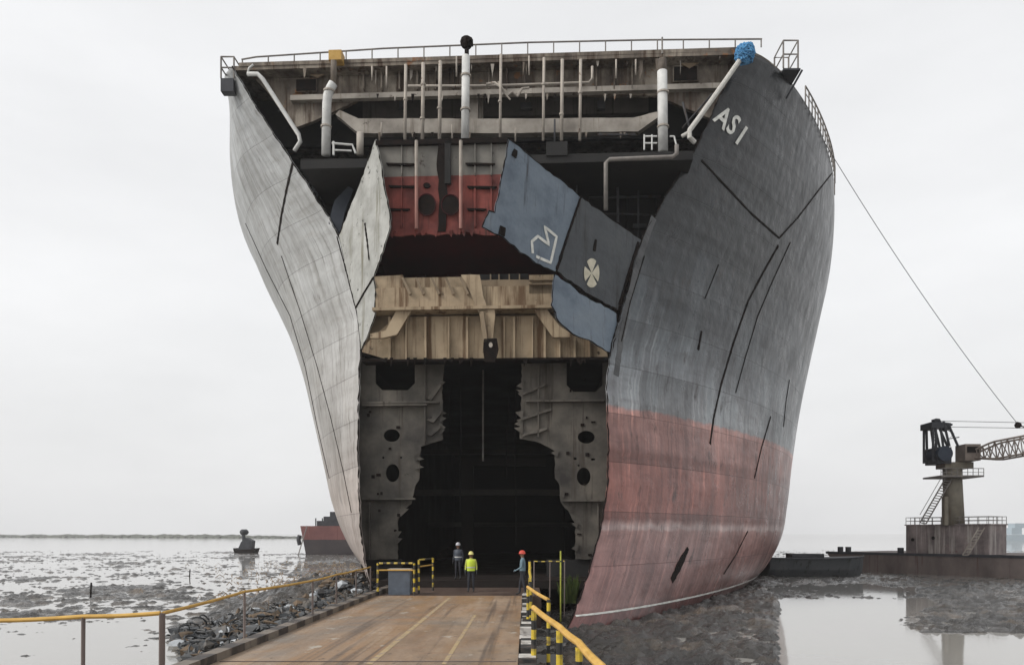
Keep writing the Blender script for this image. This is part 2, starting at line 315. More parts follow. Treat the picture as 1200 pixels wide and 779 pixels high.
lump = fbm(X * 0.42, D * 0.42, 5, 3, 0.55)
big = fbm(X * 0.09, D * 0.06, 3, 11, 0.5)
fine = fbm(X * 2.3, D * 2.3, 3, 23, 0.55)
mid = fbm(X * 1.15, D * 0.95, 5, 41, 0.6)
Z = -0.045 + 0.13 * lump + 0.17 * big + 0.24 * mid + 0.10 * fine - 0.022 - 0.05 * sstep(706, 690, PY) * sstep(640, 650, PY) + 0.10 * fbm(X * 0.30 + D * 0.16, D * 0.75 - X * 0.2, 3, 61, 0.5, True)
# smooth wet shallows at near left and behind the dark ridge
flat = sstep(716, 735, PY) * (1 - sstep(250, 330, PX)); Z = Z * (1 - 0.45 * flat) - 0.05 * flat
ridge = np.exp(-((PX - 200) / 130) ** 2 - ((PY - 697 - (PX - 200) * 0.10) / 7) ** 2); Z += 0.10 * ridge
ridge2 = np.exp(-((PX - 30) / 60) ** 2 - ((PY - 722) / 4) ** 2); Z += 0.10 * ridge2
# farther left the mud thins out to the sea
far = sstep(130, 260, D); Z = Z * (1 - far) - 0.28 * far
# dark mound right of the ramp under the bow
md = sstep(640, 680, PX) * (1 - sstep(0, 26, PX - (893 + np.maximum(0, PY - 700) * 0.45 + 9 * np.sin(PY * 0.17)))) * sstep(660, 676, PY)
Z = Z + md * (0.16 + 0.05 * fine)
# big puddle right
bx = 1062 + 25 * np.sin(PY * 0.11) + 30 * big
pud = sstep(905, 925, PX) * sstep(698, 706, PY - 0.012 * (PX - 900)) * np.where(PY > 742, 1, 1 - sstep(0, 25, PX - bx))
Z = Z * (1 - pud) - 0.22 * pud
# muddy tongue in front of the barge
tg = sstep(1055, 1090, PX) * sstep(684, 690, PY) * (1 - sstep(735, 744, PY + 0.05 * (1120 - PX))); Z += 0.10 * tg * (1 - pud)
tl = np.exp(-((PX - 1180) / 70) ** 2 - ((PY - 752) / 5) ** 2) * (1 - sstep(0, 3, 735 - PY)); Z += 0.2 * tl
st = np.exp(-((PX - 1000) / 70) ** 2 - ((PY - 688) / 5) ** 2); Z -= 0.12 * st
# berm beside the left shell, foot of the rubbish heap
berm = np.exp(-((X + 10.5) / 3.4) ** 2 - ((D - 41) / 8) ** 2); Z += 1.55 * berm * (1 - sstep(-7.5, -6.3, X)) + berm * (0.25 * lump + 0.1 * fine) * (X < -6.5)
hp = np.exp(-((X + 7.4) / 1.5) ** 2) * sstep(13.5, 16, D) * (1 - sstep(32, 40, D)); Z += hp * (0.75 + 0.3 * lump)
Z = np.where((X > -6.3) & (X < 0.2) & (D < 37), np.minimum(Z, 0.0), Z)
vv = np.stack([X, D, Z], -1).reshape(-1, 3)
ii = np.arange(ny * nx).reshape(ny, nx)
ff = np.stack([ii[:-1, :-1], ii[:-1, 1:], ii[1:, 1:], ii[1:, :-1]], -1).reshape(-1, 4)
me = bpy.data.meshes.new('mudflat'); me.vertices.add(len(vv)); me.vertices.foreach_set('co', vv.astype(np.float32).ravel())
me.loops.add(ff.size); me.loops.foreach_set('vertex_index', ff.astype(np.int32).ravel())
me.polygons.add(len(ff)); me.polygons.foreach_set('loop_start', np.arange(0, ff.size, 4, dtype=np.int32)); me.update(calc_edges=True); me.shade_smooth()
def mud_mat():
    m = bpy.data.materials.new('wet_mud'); m.use_nodes = True; t = m.node_tree; n = t.nodes; L = t.links; p = n['Principled BSDF']
    g = n.new('ShaderNodeNewGeometry')
    a = n.new('ShaderNodeTexNoise'); a.inputs['Scale'].default_value = 0.35; a.inputs['Detail'].default_value = 9; a.inputs['Roughness'].default_value = 0.65; L.new(g.outputs['Position'], a.inputs['Vector'])
    r = n.new('ShaderNodeValToRGB'); L.new(a.outputs[0], r.inputs[0]); e = r.color_ramp.elements
    e[0].position = 0.35; e[0].color = (0.022, 0.020, 0.019, 1); e[1].position = 0.7; e[1].color = (0.13, 0.10, 0.075, 1)
    q = e.new(0.52); q.color = (0.045, 0.041, 0.037, 1)
    L.new(r.outputs[0], p.inputs['Base Color'])
    b = n.new('ShaderNodeTexNoise'); b.inputs['Scale'].default_value = 0.8; b.inputs['Detail'].default_value = 8; b.inputs['Roughness'].default_value = 0.7; L.new(g.outputs['Position'], b.inputs['Vector'])
    mr = n.new('ShaderNodeMapRange'); mr.inputs[1].default_value = 0.4; mr.inputs[2].default_value = 0.6; mr.inputs[3].default_value = 0.06; mr.inputs[4].default_value = 0.42; L.new(b.outputs[0], mr.inputs[0]); L.new(mr.outputs[0], p.inputs['Roughness'])
    c = n.new('ShaderNodeTexNoise'); c.inputs['Scale'].default_value = 3.2; c.inputs['Detail'].default_value = 9; c.inputs['Roughness'].default_value = 0.72; L.new(g.outputs['Position'], c.inputs['Vector'])
    bp = n.new('ShaderNodeBump'); bp.inputs['Strength'].default_value = 1.0; bp.inputs['Distance'].default_value = 0.16; L.new(c.outputs[0], bp.inputs['Height']); L.new(bp.outputs[0], p.inputs['Normal'])
    p.inputs['Specular IOR Level'].default_value = 0.55
    return m
M['mud'] = mud_mat()
me.materials.append(M['mud'])
mo = bpy.data.objects.new('mudflat', me); C.objects.link(mo); mo['kind'] = 'structure'
g0 = MB().add([(-6000, -3000, -0.9), (6000, -3000, -0.9), (6000, 9000, -0.9), (-6000, 9000, -0.9)], [(0, 1, 2, 3)])
g0.build('seabed', M['mud'], kind='structure')
def water_mat():
    m = bpy.data.materials.new('still_water'); m.use_nodes = True; t = m.node_tree; n = t.nodes; L = t.links; p = n['Principled BSDF']
    p.inputs['Base Color'].default_value = (0.30, 0.29, 0.27, 1); p.inputs['Roughness'].default_value = 0.06; p.inputs['IOR'].default_value = 1.6
    p.inputs['Specular IOR Level'].default_value = 0.6
    g = n.new('ShaderNodeNewGeometry'); c = n.new('ShaderNodeTexNoise'); c.inputs['Scale'].default_value = 1.4; c.inputs['Detail'].default_value = 4; L.new(g.outputs['Position'], c.inputs['Vector'])
    bp = n.new('ShaderNodeBump'); bp.inputs['Strength'].default_value = 0.12; bp.inputs['Distance'].default_value = 0.02; L.new(c.outputs[0], bp.inputs['Height']); L.new(bp.outputs[0], p.inputs['Normal'])
    return m
M['water'] = water_mat()
MB().add([(-6000, -3000, 0), (6000, -3000, 0), (6000, 9000, 0), (-6000, 9000, 0)], [(0, 1, 2, 3)]).build('water', M['water'], kind='structure')
# low far shore on the left
sh = MB(); n = 60
for i in range(n):
    px = -120 + i * 8.0; d = 900 - i * 4; a = Wp(px, 630, d); w = 9 * d / F; hgt = max(0.4, 3.0 + 0.9 * math.sin(i * 1.3) + 0.6 * math.sin(i * 3.1) - max(0, i - 48) * 0.35)
    sh.blob((a.x, d, 0.0), w, i, 1, (1.4, 3, 1.5 / w + hgt / w * 0.45), 0.15)
sh.build('far_shore', mat('far_shore_scrub', [(0.04, 0.05, 0.035), (0.07, 0.075, 0.055)], scale=0.02, rough=0.9), kind='structure')

# ------------------------------------------------------------------ the ship
ship = thing('dismantled_ship', (-1.5, 40, 0), 'huge half dismantled ship, bow cut open, black and red right side, pale grey left', 'ship')

def crom(xs, ys, x):
    xs = np.asarray(xs, float); ys = np.asarray(ys, float); m = np.gradient(ys, xs)
    i = np.clip(np.searchsorted(xs, x) - 1, 0, len(xs) - 2); h = xs[i + 1] - xs[i]; t = np.clip((x - xs[i]) / h, 0, 1)
    return (2*t**3-3*t**2+1)*ys[i] + (t**3-2*t**2+t)*h*m[i] + (-2*t**3+3*t**2)*ys[i+1] + (t**3-t**2)*h*m[i+1]
def jag(h, amp, seed):
    return amp * (math.sin(h * 3.1 + seed) * 0.5 + math.sin(h * 7.7 + seed * 2) * 0.35 + math.sin(h * 17.3 + seed * 3) * 0.25)
def shell(cut, side, ds, k2, a0, axis, nr=150, seed=0):
    """rows of constant height: from the burnt cut edge round to the ship's side, then aft"""
    hs_ = [(VY - y) / F * d for x, y, d in cut][::-1]; cx = [c[0] for c in cut][::-1]; cd = [c[2] for c in cut][::-1]
    sh_ = [s[0] for s in side][::-1]; sr = [(s[1] - VX) / F for s in side][::-1]
    rows = []
    for i in range(nr + 1):
        h = hs_[0] + (hs_[-1] - hs_[0]) * i / nr
        px = float(crom(hs_, cx, h)) + jag(h, 1.0, seed); d = float(crom(hs_, cd, h)); r = float(crom(sh_, sr, h))
        P0 = np.array([(px - VX) / F * d, d]); dS = ds(h); P3 = np.array([r * dS, dS])
        P2 = P3 - k2(h) * np.array([r, 1.0]); P1 = P0 + np.array(a0(h))
        pts = []
        nb = 90
        for j in range(nb + 1):
            t = j / nb; p = (1-t)**3*P0 + 3*t*(1-t)**2*P1 + 3*t*t*(1-t)*P2 + t**3*P3; pts.append(p)
        p = P3.copy(); sl_ = r
        for j in range(14):
            sl_ = r + (axis - r) * (j + 1) / 14; p = p + np.array([sl_, 1.0]) * 1.6; pts.append(p.copy())
        pts.append(p + np.array([axis, 1.0]) * 140)
        rows.append([Vector((q[0], q[1], h + CZ)) for q in pts])
    return rows
def shell_obj(rows, name, m):
    nc = len(rows[0]); v = [p for r in rows for p in r]
    f = [(i*nc+j, i*nc+j+1, (i+1)*nc+j+1, (i+1)*nc+j) for i in range(len(rows)-1) for j in range(nc-1)]
    bv = BVHTree.FromPolygons([tuple(p) for p in v], f)
    me = bpy.data.meshes.new(name); me.from_pydata([p - WPOS[ship.name] for p in v], [], f); me.update()
    uvl = me.uv_layers.new(name='UVMap')
    us = []
    mid = rows[len(rows)//2]
    acc = [0]
    for j in range(1, nc): acc.append(acc[-1] + (mid[j]-mid[j-1]).length)
    for l in me.loops:
        i, j = divmod(l.vertex_index, nc); uvl.data[l.index].uv = (acc[j], rows[i][0].z)
    me.shade_smooth(); me.materials.append(m)
    o = bpy.data.objects.new(name, me); C.objects.link(o); o.parent = ship; WPOS[o.name] = WPOS[ship.name].copy()
    return o, bv
def lerp(h, h0, h1, a, b): t = max(0, min(1, (h - h0) / (h1 - h0))); return a + (b - a) * t

cutR = [(872,62,43),(845,110,42.2),(817,170,41.2),(792,210,40.2),(770,248,39.3),(750,285,38.5),(733,350,37.9),(718,400,37.5),(712,440,37),(713,520,36.5),(711,575,35.5),(702,625,34),(688,675,32),(672,720,30.3),(661,744,29.2)]
sideR = [(27,977),(25,978),(22,975),(18,963),(14,950),(10,938),(6,929),(2,922),(0,917),(-1.5,908),(-3,893),(-3.9,878)]
rowsR = shell(cutR, sideR, lambda h: lerp(h, -3.8, 27, 63, 59), lambda h: lerp(h, -3.8, 27, 14, 6),
              lambda h: (lerp(h, 14, 27, 3.4, 2.6), lerp(h, 14, 27, 2.4, 0.1)), 0.10, seed=1)
shr, bvR = shell_obj(rowsR, 'starboard_shell', M['hull_r'])
cutL = [(272,78,44.5),(303,130,43.8),(343,190,43),(372,235,42.3),(397,277,41.5),(412,330,40.5),(424,372,39.8),(422,412,39.4),(420,470,39),(420,560,38.5),(423,620,37.5),(430,672,36.5),(433,684,36.2)]
sideL = [(27.2,270),(24,270),(22,276),(20,290),(18,304),(16,320),(14,335),(12,347),(10,357),(8,365),(6,373),(4,381),(2,389),(0,402),(-1,413),(-2,430),(-2.4,433)]
rowsL = shell(cutL, sideL, lambda h: lerp(h, -2.4, 2, 40, 50), lambda h: lerp(h, -2.4, 3, 1.5, 5),
              lambda h: (lerp(h, -2.4, 27, -0.3, -1.6), lerp(h, -2.4, 10, 0.8, 1.6)), 0.10, seed=4)
shl, bvL = shell_obj(rowsL, 'port_shell', M['hull_l']); shl['label'] = 'streaked shell plating with sky glare painted in as pale grey'
for o, off in ((shr, -1), (shl, 1)):
    md_ = o.modifiers.new('thick', 'SOLIDIFY'); md_.thickness = 0.07; md_.offset = off

ORI = Vector((0, 0, CZ))
def hit(bvs, px, py, off=0.03):
    d = (Wp(px, py, 1) - ORI).normalized()
    for bv in bvs:
        loc, nrm, idx, dist = bv.ray_cast(ORI, d)
        if loc:
            if nrm.dot(d) > 0: nrm = -nrm
            return loc + nrm * off, nrm
    return None
def strip(bvs, pts, w, name, m, parent, off=0.03, jit=0.25, step=3.0, seed=0, thick=0.03):
    rnd = random.Random(seed); P = []
    for (a, b) in zip(pts[:-1], pts[1:]):
        L = math.hypot(b[0]-a[0], b[1]-a[1]); n = max(1, int(L / step))
        for i in range(n): t = i / n; P.append((a[0]+(b[0]-a[0])*t, a[1]+(b[1]-a[1])*t))
    P.append(pts[-1]); H = [hit(bvs, x, y, off) for x, y in P]; H = [h for h in H if h]
    if len(H) < 2: return None
    mb = MB(); vs = []; n = len(H)
    for i, (p, nn) in enumerate(H):
        t = (H[min(i+1, n-1)][0] - H[max(i-1, 0)][0]).normalized(); s = nn.cross(t).normalized()
        ww = (w if not callable(w) else w(i/(n-1))) * 0.5 * (1 + rnd.uniform(-jit, jit))
        vs += [p - s*ww, p + s*ww, p + s*ww - nn*thick, p - s*ww - nn*thick]
    fs = []
    for i in range(n-1):
        a = 4*i
        for q in range(4): fs.append((a+q, a+(q+1)%4, a+4+(q+1)%4, a+4+q))
    fs += [(0,3,2,1), (4*n-4, 4*n-3, 4*n-2, 4*n-1)]
    mb.add(vs, fs); return mb.build(name, m, parent)

rz = min(range(len(rowsR)), key=lambda i: abs(rowsR[i][0].z - 0.62)); wl_pts = []
for j in range(0, 92, 2):
    p = rowsR[rz][j]; wl_pts.append((VX + F*p.x/p.y, VY - F*(p.z-CZ)/p.y))
strip([bvR], wl_pts, 0.085, 'draught_line', M['white'], shr, off=0.02, jit=0.2, thick=0.02, seed=77)
rnd = random.Random(5)
for rows_, sh_o in ((rowsR, shr), (rowsL, shl)):
    e_ = [r[0] + Vector((0, rnd.uniform(-.03, .03), 0)) for r in rows_]; MB().tube(e_, [rnd.uniform(0.01, 0.05) for _ in e_], 5).build('burnt_edge', M['cut'], sh_o)
# cut lines burnt through the shell
for i, (pts, w) in enumerate([([(822,188),(850,218),(880,250),(913,279)], 0.11), ([(913,279),(935,255),(957,226),(975,203)], 0.10),
        ([(912,288),(895,318),(877,352),(860,400),(845,450),(836,490),(832,520)], 0.14), ([(926,284),(905,330),(888,370),(873,420),(862,460)], 0.06),
        ([(822,388),(818,410)], 0.16), ([(903,488),(892,525),(884,560)], 0.12), ([(876,622),(862,650),(848,672)], 0.08), ([(842,310),(826,350)], 0.05),
        ([(755,300),(738,355),(728,400)], 0.05), ([(918,500),(921,470),(925,445)], 0.10)]):
    strip([bvR], pts, w, 'cut_seam', M['cut'], shr, seed=i)
strip([bvR], [(806,642),(797,660),(787,680)], lambda t: 0.34 * (0.5 + t * (1.2 - t) * 1.8), 'torn_slot', M['cut'], shr, seed=40, jit=0.1)
for i, (pts, w) in enumerate([([(343,192),(336,222),(330,252),(325,286)], 0.15), ([(395,277),(406,318),(416,358)], 0.07), ([(330,300),(352,365),(372,430),(388,490),(402,550),(412,600)], 0.035),
        ([(288,262),(312,315),(340,370),(358,430),(372,500),(386,560)], 0.06)]):
    strip([bvL], pts, w, 'cut_seam', M['cut'], shl, seed=i + 20)
# paler strip painted as the highlight on the black shell's bend
strip([bvR], [(809,182),(785,215),(765,258),(750,300),(738,345),(728,395),(722,440)], 0.34, 'fold_highlight', mat('fold_highlight_grey', [(0.05, 0.052, 0.055), (0.11, 0.112, 0.115)], scale=0.8, rough=0.4), shr, off=0.012, jit=0.15, thick=0.012)

# folded plates of the stem still hanging
def plane_of(a, b, c): n = (b - a).cross(c - a).normalized(); return a, n
def on_plane(pl, px, py): d = (Wp(px, py, 1) - ORI); t = (pl[0] - ORI).dot(pl[1]) / d.dot(pl[1]); return ORI + d * t
def rough_outline(pts, amp, seed, step=5):
    rnd = random.Random(seed); o = []
    for a, b in zip(pts, pts[1:] + pts[:1]):
        L = math.hypot(b[0]-a[0], b[1]-a[1]); n = max(1, int(L/step))
        for i in range(n):
            t = i/n; j = amp if i else 0; o.append((a[0]+(b[0]-a[0])*t+rnd.uniform(-j, j), a[1]+(b[1]-a[1])*t+rnd.uniform(-j, j)))
    return o
def plate(pl, outline, name, m, th=0.06, seed=0, amp=0.8):
    pts = [on_plane(pl, x, y) for x, y in rough_outline(outline, amp, seed)]
    n = pl[1] if pl[1].y > 0 else -pl[1]
    mb = MB().prism(pts, n * th); o = mb.build(name, m, ship)
    bv = BVHTree.FromPolygons([tuple(p) for p in pts], [tuple(range(len(pts)))])
    rnd = random.Random(seed); MB().tube(pts + pts[:1], [rnd.uniform(0.008, 0.04) for _ in range(len(pts)+1)], 5, False).build('burnt_edge', M['cut'], o)
    return o, bv
plB = plane_of(Wp(750,283,38.45), Wp(722,364,37.8), Wp(650,318,35.7))
pAt = on_plane(plB, 680, 230)
plA = plane_of(pAt, Wp(650,318,35.7), Wp(578,247,33.4))
plC = plane_of(on_plane(plB, 722, 364), on_plane(plB, 650, 320), Wp(714,412,37.35))
pA, bvA = plate(plA, [(597,163),(618,180),(640,199),(662,214),(680,231),(664,276),(651,319),(628,309),(606,292),(590,278),(565,266),(573,247),(580,249),(588,205)], 'stem_plate', M['flap_blue'], seed=2)
pB, bvB = plate(plB, [(681.5,231),(715,256),(752,281),(738,320),(724,364),(690,345),(652.5,318),(666,276)], 'stem_plate', M['flap_dark'], seed=3)
pA['label'] = 'blue grey hanging plate with a white outlined mark'; pB['label'] = 'dark grey hanging plate with a round cream mark'
pC, bvC = plate(plC, [(650,321),(688,348),(723,367),(722,395),(716,414),(700,405),(690,398),(672,392),(655,377),(651,366),(646,357),(648,338)], 'stem_plate', M['flap_blue'], seed=4, amp=1.2)
strip([bvA, bvB], [(679.5,233),(670,262),(660,290),(652,316)], 0.13, 'cut_seam', M['cut'], pA, off=0.05, seed=31, jit=0.5, thick=0.05)
strip([bvB, bvC], [(652,318),(672,334),(690,346),(722,363)], 0.16, 'cut_seam', M['cut'], pB, off=0.05, seed=32, jit=0.5, thick=0.05)
strip([bvB], [(748,284),(736,322),(725,360)], 0.12, 'cut_seam', M['cut'], pB, off=0.05, seed=33, thick=0.05)
strip([bvB], [(698,281),(696,294)], 0.1, 'cut_slot', M['cut'], pB, off=0.05, seed=34, jit=0.6, thick=0.05)
strip([bvA], [(589,266),(587,279)], 0.28, 'cut_slot', M['cut'], pA, off=0.05, seed=35, thick=0.05)
strip([bvA], [(604,176),(602,184)], 0.2, 'cut_slot', M['cut'], pA, off=0.05, seed=36, thick=0.05)
# painted marks on them
mk = MB()
for a in ([(624,297),(623,283),(630,277),(643,287),(638,266),(652,277.5),(645,308),(633,303)],):
    o_ = strip([bvA, bvB], a, 0.13, 'bulb_mark', M['white'], pA, off=0.03, jit=0.05, thick=0.02)
strip([bvA, bvB], [(632,302.5),(628,300.5)], 0.13, 'bulb_mark', M['white'], pA, off=0.03, jit=0.05, thick=0.02)
def disc(bvs, cx, cy, rx, ry, parts, name, m, parent, off, inner=0.0):
    mb = MB()
    for a0, a1 in parts:
        ring = []
        n = 10
        for i in range(n+1):
            a = a0 + (a1-a0)*i/n; ring.append(hit(bvs, cx+rx*math.cos(a), cy+ry*math.sin(a), off)[0])
        if inner:
            for i in range(n+1):
                a = a1 + (a0-a1)*i/n; ring.append(hit(bvs, cx+rx*inner*math.cos(a), cy+ry*inner*math.sin(a), off)[0])
        else: ring.append(hit(bvs, cx, cy, off)[0])
        mb.prism(ring, Vector((0, 0.015, 0)))
    return mb.build(name, m, parent)
q = math.pi/4
disc([bvB], 693, 320, 9, 17, [(q*1.1, q*2.9), (q*3.25, q*4.6), (q*5.15, q*6.8), (q*7.2, q*8.8)], 'thruster_mark', M['cream_mark'], pB, 0.03)
plN = plane_of(Wp(397,277,41.5), Wp(418,362,39.7), Wp(457,265,37.0))
pN, bvN = plate(plN, [(397,276),(408,248),(422,214),(440,163),(446,190),(452,228),(457,250),(457,266),(450,290),(438,324),(440,345),(439,371),(431,392),(423,411),(420,380),(417,361),(406,318)], 'stem_plate', M['flap_left'], seed=5, amp=0.5)
pN['label'] = 'pale flaking plate rising to a point'
strip([bvN], [(417,361),(427,343),(438,325)], 0.08, 'cut_seam', M['cut'], pN, off=0.05, seed=50, thick=0.05)
strip([bvN], [(397,279),(406,318),(416,360)], 0.07, 'cut_seam', M['cut'], pN, off=0.05, seed=51, thick=0.05)
strip([bvN], [(428,262),(431,285),(433,305)], 0.06, 'cut_slot', M['cut'], pN, off=0.05, seed=52, jit=0.9, thick=0.05)

# ship name letters
def letters(txt, o, right, up, size_r, size_u, bvs, parent, m):
    cu = bpy.data.curves.new('t', 'FONT'); cu.body = txt; cu.size = 1.0; cu.offset = 0.022; cu.resolution_u = 3
    ob = bpy.data.objects.new('t', cu); C.objects.link(ob); bpy.context.view_layer.update()
    me = bpy.data.meshes.new_from_object(ob); bpy.data.objects.remove(ob)
    for v in me.vertices:
        a, b = v.co.x, v.co.y
        px = o[0] + right[0]*a*size_r + up[0]*b*size_u; py = o[1] + right[1]*a*size_r + up[1]*b*size_u
        v.co = hit(bvs, px, py, 0.05)[0]
    mb = MB(); mb.v = [v.co.copy() for v in me.vertices]; mb.f = [tuple(p.vertices) for p in me.polygons]
    return mb, me
lm, _ = letters('A', (835,141), (0.72,0.69), (0.54,-0.84), 26, 32, [bvR], shr, None); 
l2, _ = letters('S', (849,152), (0.72,0.69), (0.54,-0.84), 24, 32, [bvR], shr, None)
l3, _ = letters('I', (860,166), (0.72,0.69), (0.54,-0.84), 26, 32, [bvR], shr, None)
for l in (lm, l2, l3): l.build('name_letter', M['white'], shr)

# ---------------- cross structure of the ship, in its transverse frame
S = lambda mb, name, m, par=None, **k: mb.build(name, m, par or ship, **k)
# upper deck plate following the shells
nL = len(rowsL[-1]); topL = rowsL[-1]; topR = rowsR[-1]; zt = FP(617, 67, 0).z
dk = MB(); cols = []
idx = list(range(0, min(len(topL), len(topR)), 4)) + [min(len(topL), len(topR)) - 1]
vs = [];
for i in idx: a = topL[i]; b = topR[i]; vs += [Vector((a.x+0.1, a.y, zt)), Vector((b.x-0.1, b.y, zt)), Vector((a.x+0.1, a.y, zt-0.25)), Vector((b.x-0.1, b.y, zt-0.25))]
fs = []
for i in range(len(idx)-1):
    a = 4*i; fs += [(a, a+1, a+5, a+4), (a+2, a+6, a+7, a+3), (a, a+4, a+6, a+2), (a+1, a+3, a+7, a+5)]
fs += [(0, 2, 3, 1)]
S(dk.add(vs, fs), 'upper_deck', M['fascia'])
# fascia under deck edge (front face of cut deck), irregular bottom
def fpoly(pts, k, dep, amp=0.6, seed=0):
    o = [FP(x, y, k) for x, y in rough_outline(pts, amp, seed, 9)]; return MB().prism(o, EY*dep)
S(fpoly([(285,76),(450,71),(617,66.5),(760,62),(880,58.5),(875,80),(850,118),(835,140),(770,112),(640,111),(430,112),(372,140),(345,150),(315,110)], 0.9, 0.25, 0.5, 1), 'deck_front_wall', M['fascia'])
S(MB().fbox(340, 862, 104, 110, 0.55, 0.35), 'deck_girder', M['beam'])
ws = MB()
for px in range(425, 760, 21): S(MB().fbox(px, px+1.6, 74+random.uniform(0,3), 103+random.uniform(0,3), 0.55, 0.36), 'wall_stiffener', M['fascia'])
S(MB().fbox(300, 865, 108, 166, 3.2, 0.3), 'recess_wall', M['darkgrey'])
S(MB().fbox(425, 760, 113, 136, 2.4, 0.4), 'winch_flat_wall', mat('grimy_brown_wall', [(0.05, 0.045, 0.04), (0.10, 0.09, 0.08)], scale=0.8, rough=0.85, streak=(0.03, 0.025, 0.02)))
S(fpoly([(393,134),(398,129),(420,139),(600,139),(742,138),(770,131),(772,137),(748,154),(600,156),(420,156)], 0.3, 0.5, 0.3, 2), 'cross_beam', M['beam'])
for i, (a, b, c_, d_) in enumerate([(347,370,93,106),(790,817,78,94)]):
    w_ = S(MB().fbox(a-1.5, b+1.5, c_-1.5, d_+1.5, 0.72, 0.15), 'wall_port', M['fascia'])
    S(MB().fbox(a, b, c_, d_, 0.66, 0.05), 'port_opening', M['cut'], w_)
for i, (pts, m_) in enumerate([([(352,83),(392,80),(372,91)], 'a'), ([(788,70),(828,69),(808,80)], 'a')]):
    S(fpoly(pts, 0.6, 0.1, 0.4, i+8), 'torn_flake', mat('ochre_flake', [(0.22,0.17,0.12),(0.34,0.26,0.18)], scale=2, rough=0.8))
S(MB().fbox(548, 560, 112, 140, 1.2, 0.5), 'stanchion', M['beam'])
S(MB().fbox(552, 566, 108, 140, 1.7, 0.4), 'stanchion', M['beam'])
# thin ledge line + bulwark at the top edge of deck
eg = MB().fbox(280, 884, 60+4.2, 60+8.5, -0.05, 0.3)
S(eg, 'deck_edge_bar', M['fascia'])
# mooring deck (ledge)
zl = FP(617, 163, -5.6).z
def fzone(px0, px1, k0, dep, z0, z1): a = FP(px0, 300, k0); b = FP(px1, 300, k0); a.z = b.z = z0; return MB().obox(a, b-a, EY*dep, EZ*(z1-z0))
S(fzone(352, 812, -4.0, 9.0, zl-0.45, zl), 'mooring_deck', M['darkgrey'])
S(fzone(440, 594, -5.8, 1.75, zl-0.22, zl+0.02), 'tank_top', M['cut'])
# dark walls under the ledge
S(fpoly([(352,186),(460,186),(460,330),(425,330),(405,296),(388,258),(368,216)], 0.5, 0.3, 0.2, 90), 'side_bulkhead', M['darkgrey'])
S(MB().fbox(560, 790, 186, 330, 0.5, 0.3), 'side_bulkhead', M['darkgrey'])
for py in (196, 212): S(MB().fbox(352, 440, py, py+3, 0.2, 0.3), 'bulkhead_girder', M['darkgrey'])
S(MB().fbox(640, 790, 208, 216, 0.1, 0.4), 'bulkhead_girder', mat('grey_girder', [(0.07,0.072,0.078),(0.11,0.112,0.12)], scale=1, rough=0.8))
S(MB().fbox(640, 665, 166, 182, -4.1, 0.12), 'bulkhead_girder', M['darkgrey'])
for px in (690, 735, 770): S(MB().fbox(px, px+2, 186, 330, 0.0, 0.5), 'bulkhead_stiffener', M['darkgrey'])
for px, yb in ((380,225),(400,262),(420,300)): S(MB().fbox(px, px+1.5, 186, yb, 0.0, 0.5), 'bulkhead_stiffener', M['darkgrey'])
# bent plate seen inside left of the notch
S(fpoly([(385,262),(392,235),(408,218),(414,222),(404,250),(398,273)], -2.2, 0.1, 0.5, 6), 'bent_plate', mat('navy_scrap_plate', [(0.02,0.026,0.038),(0.04,0.048,0.06)], scale=1.5, rough=0.6))

# the red and grey forepeak tank end, sawn through
tk = S(MB().fbox(441, 594, 166, 206, -5.6, 2.5), 'tank_end', M['tankgrey'])
tr = S(MB().fbox(441, 594, 206, 271, -5.62, 2.5), 'tank_end', M['red']); tr['label'] = 'red primed lower tank end'
def frame_ell(px, py, rx, ry, k, dep, name, m, par):
    c_ = [FP(px+rx*math.cos(a), py+ry*math.sin(a), k) for a in [2*math.pi*i/20 for i in range(20)]]
    return MB().prism(c_, EY*dep).build(name, m, par)
for py, x0, x1 in ((192,452,487),(218,455,487),(245,455,480),(192,545,580),(219,547,582),(245,547,570)):
    fpoly([(x0,py-1.2),(x1,py-0.6),(x1-3,py+1.4),(x0+2,py+1.2)], -5.75, 0.13, 0.5, x0+py).build('tank_rib', M['cut'], tk if py < 206 else tr)
fpoly([(513,164),(523,164),(521,200),(524,225),(522,271),(513,271),(515,235),(512,200)], -5.72, 0.1, 1.3, 91).build('centre_slot', M['cut'], tr)
MB().fbox(521, 528, 164, 215, -5.8, 0.17).build('centre_web', M['darkgrey'], tk)
for px, ry in ((500, 12), (528, 11)):
    frame_ell(px, 240, 10, ry, -5.75, 0.12, 'manhole', M['cut'], tr)
    ring = [FP(px+10.6*math.cos(a), 240+(ry+.8)*math.sin(a), -5.76) for a in [2*math.pi*i/24 for i in range(25)]]
    MB().tube(ring, 0.03, 6).build('manhole_rim', M['darkred'], tr)
for px in (441, 470, 556, 575):
    MB().fbox(px, px+1.2, 167, 205, -5.72, 0.12).build('tank_stiffener', M['tankgrey'], tk); MB().fbox(px, px+1.2, 207, 266, -5.74, 0.12).build('tank_stiffener', M['red'], tr)
for px in (488, 540):
    MB().tube([FP(px, 165, -5.85), FP(px, 207, -5.85)], 0.085, 8).build('riser_pipe', M['pipe2'], tk)
    MB().tube([FP(px, 207, -5.85), FP(px, 268, -5.85)], 0.085, 8).build('riser_pipe', M['pipered'], tr)
frame_ell(500, 217, 4, 3, -5.72, 0.1, 'lug', M['cut'], tr)
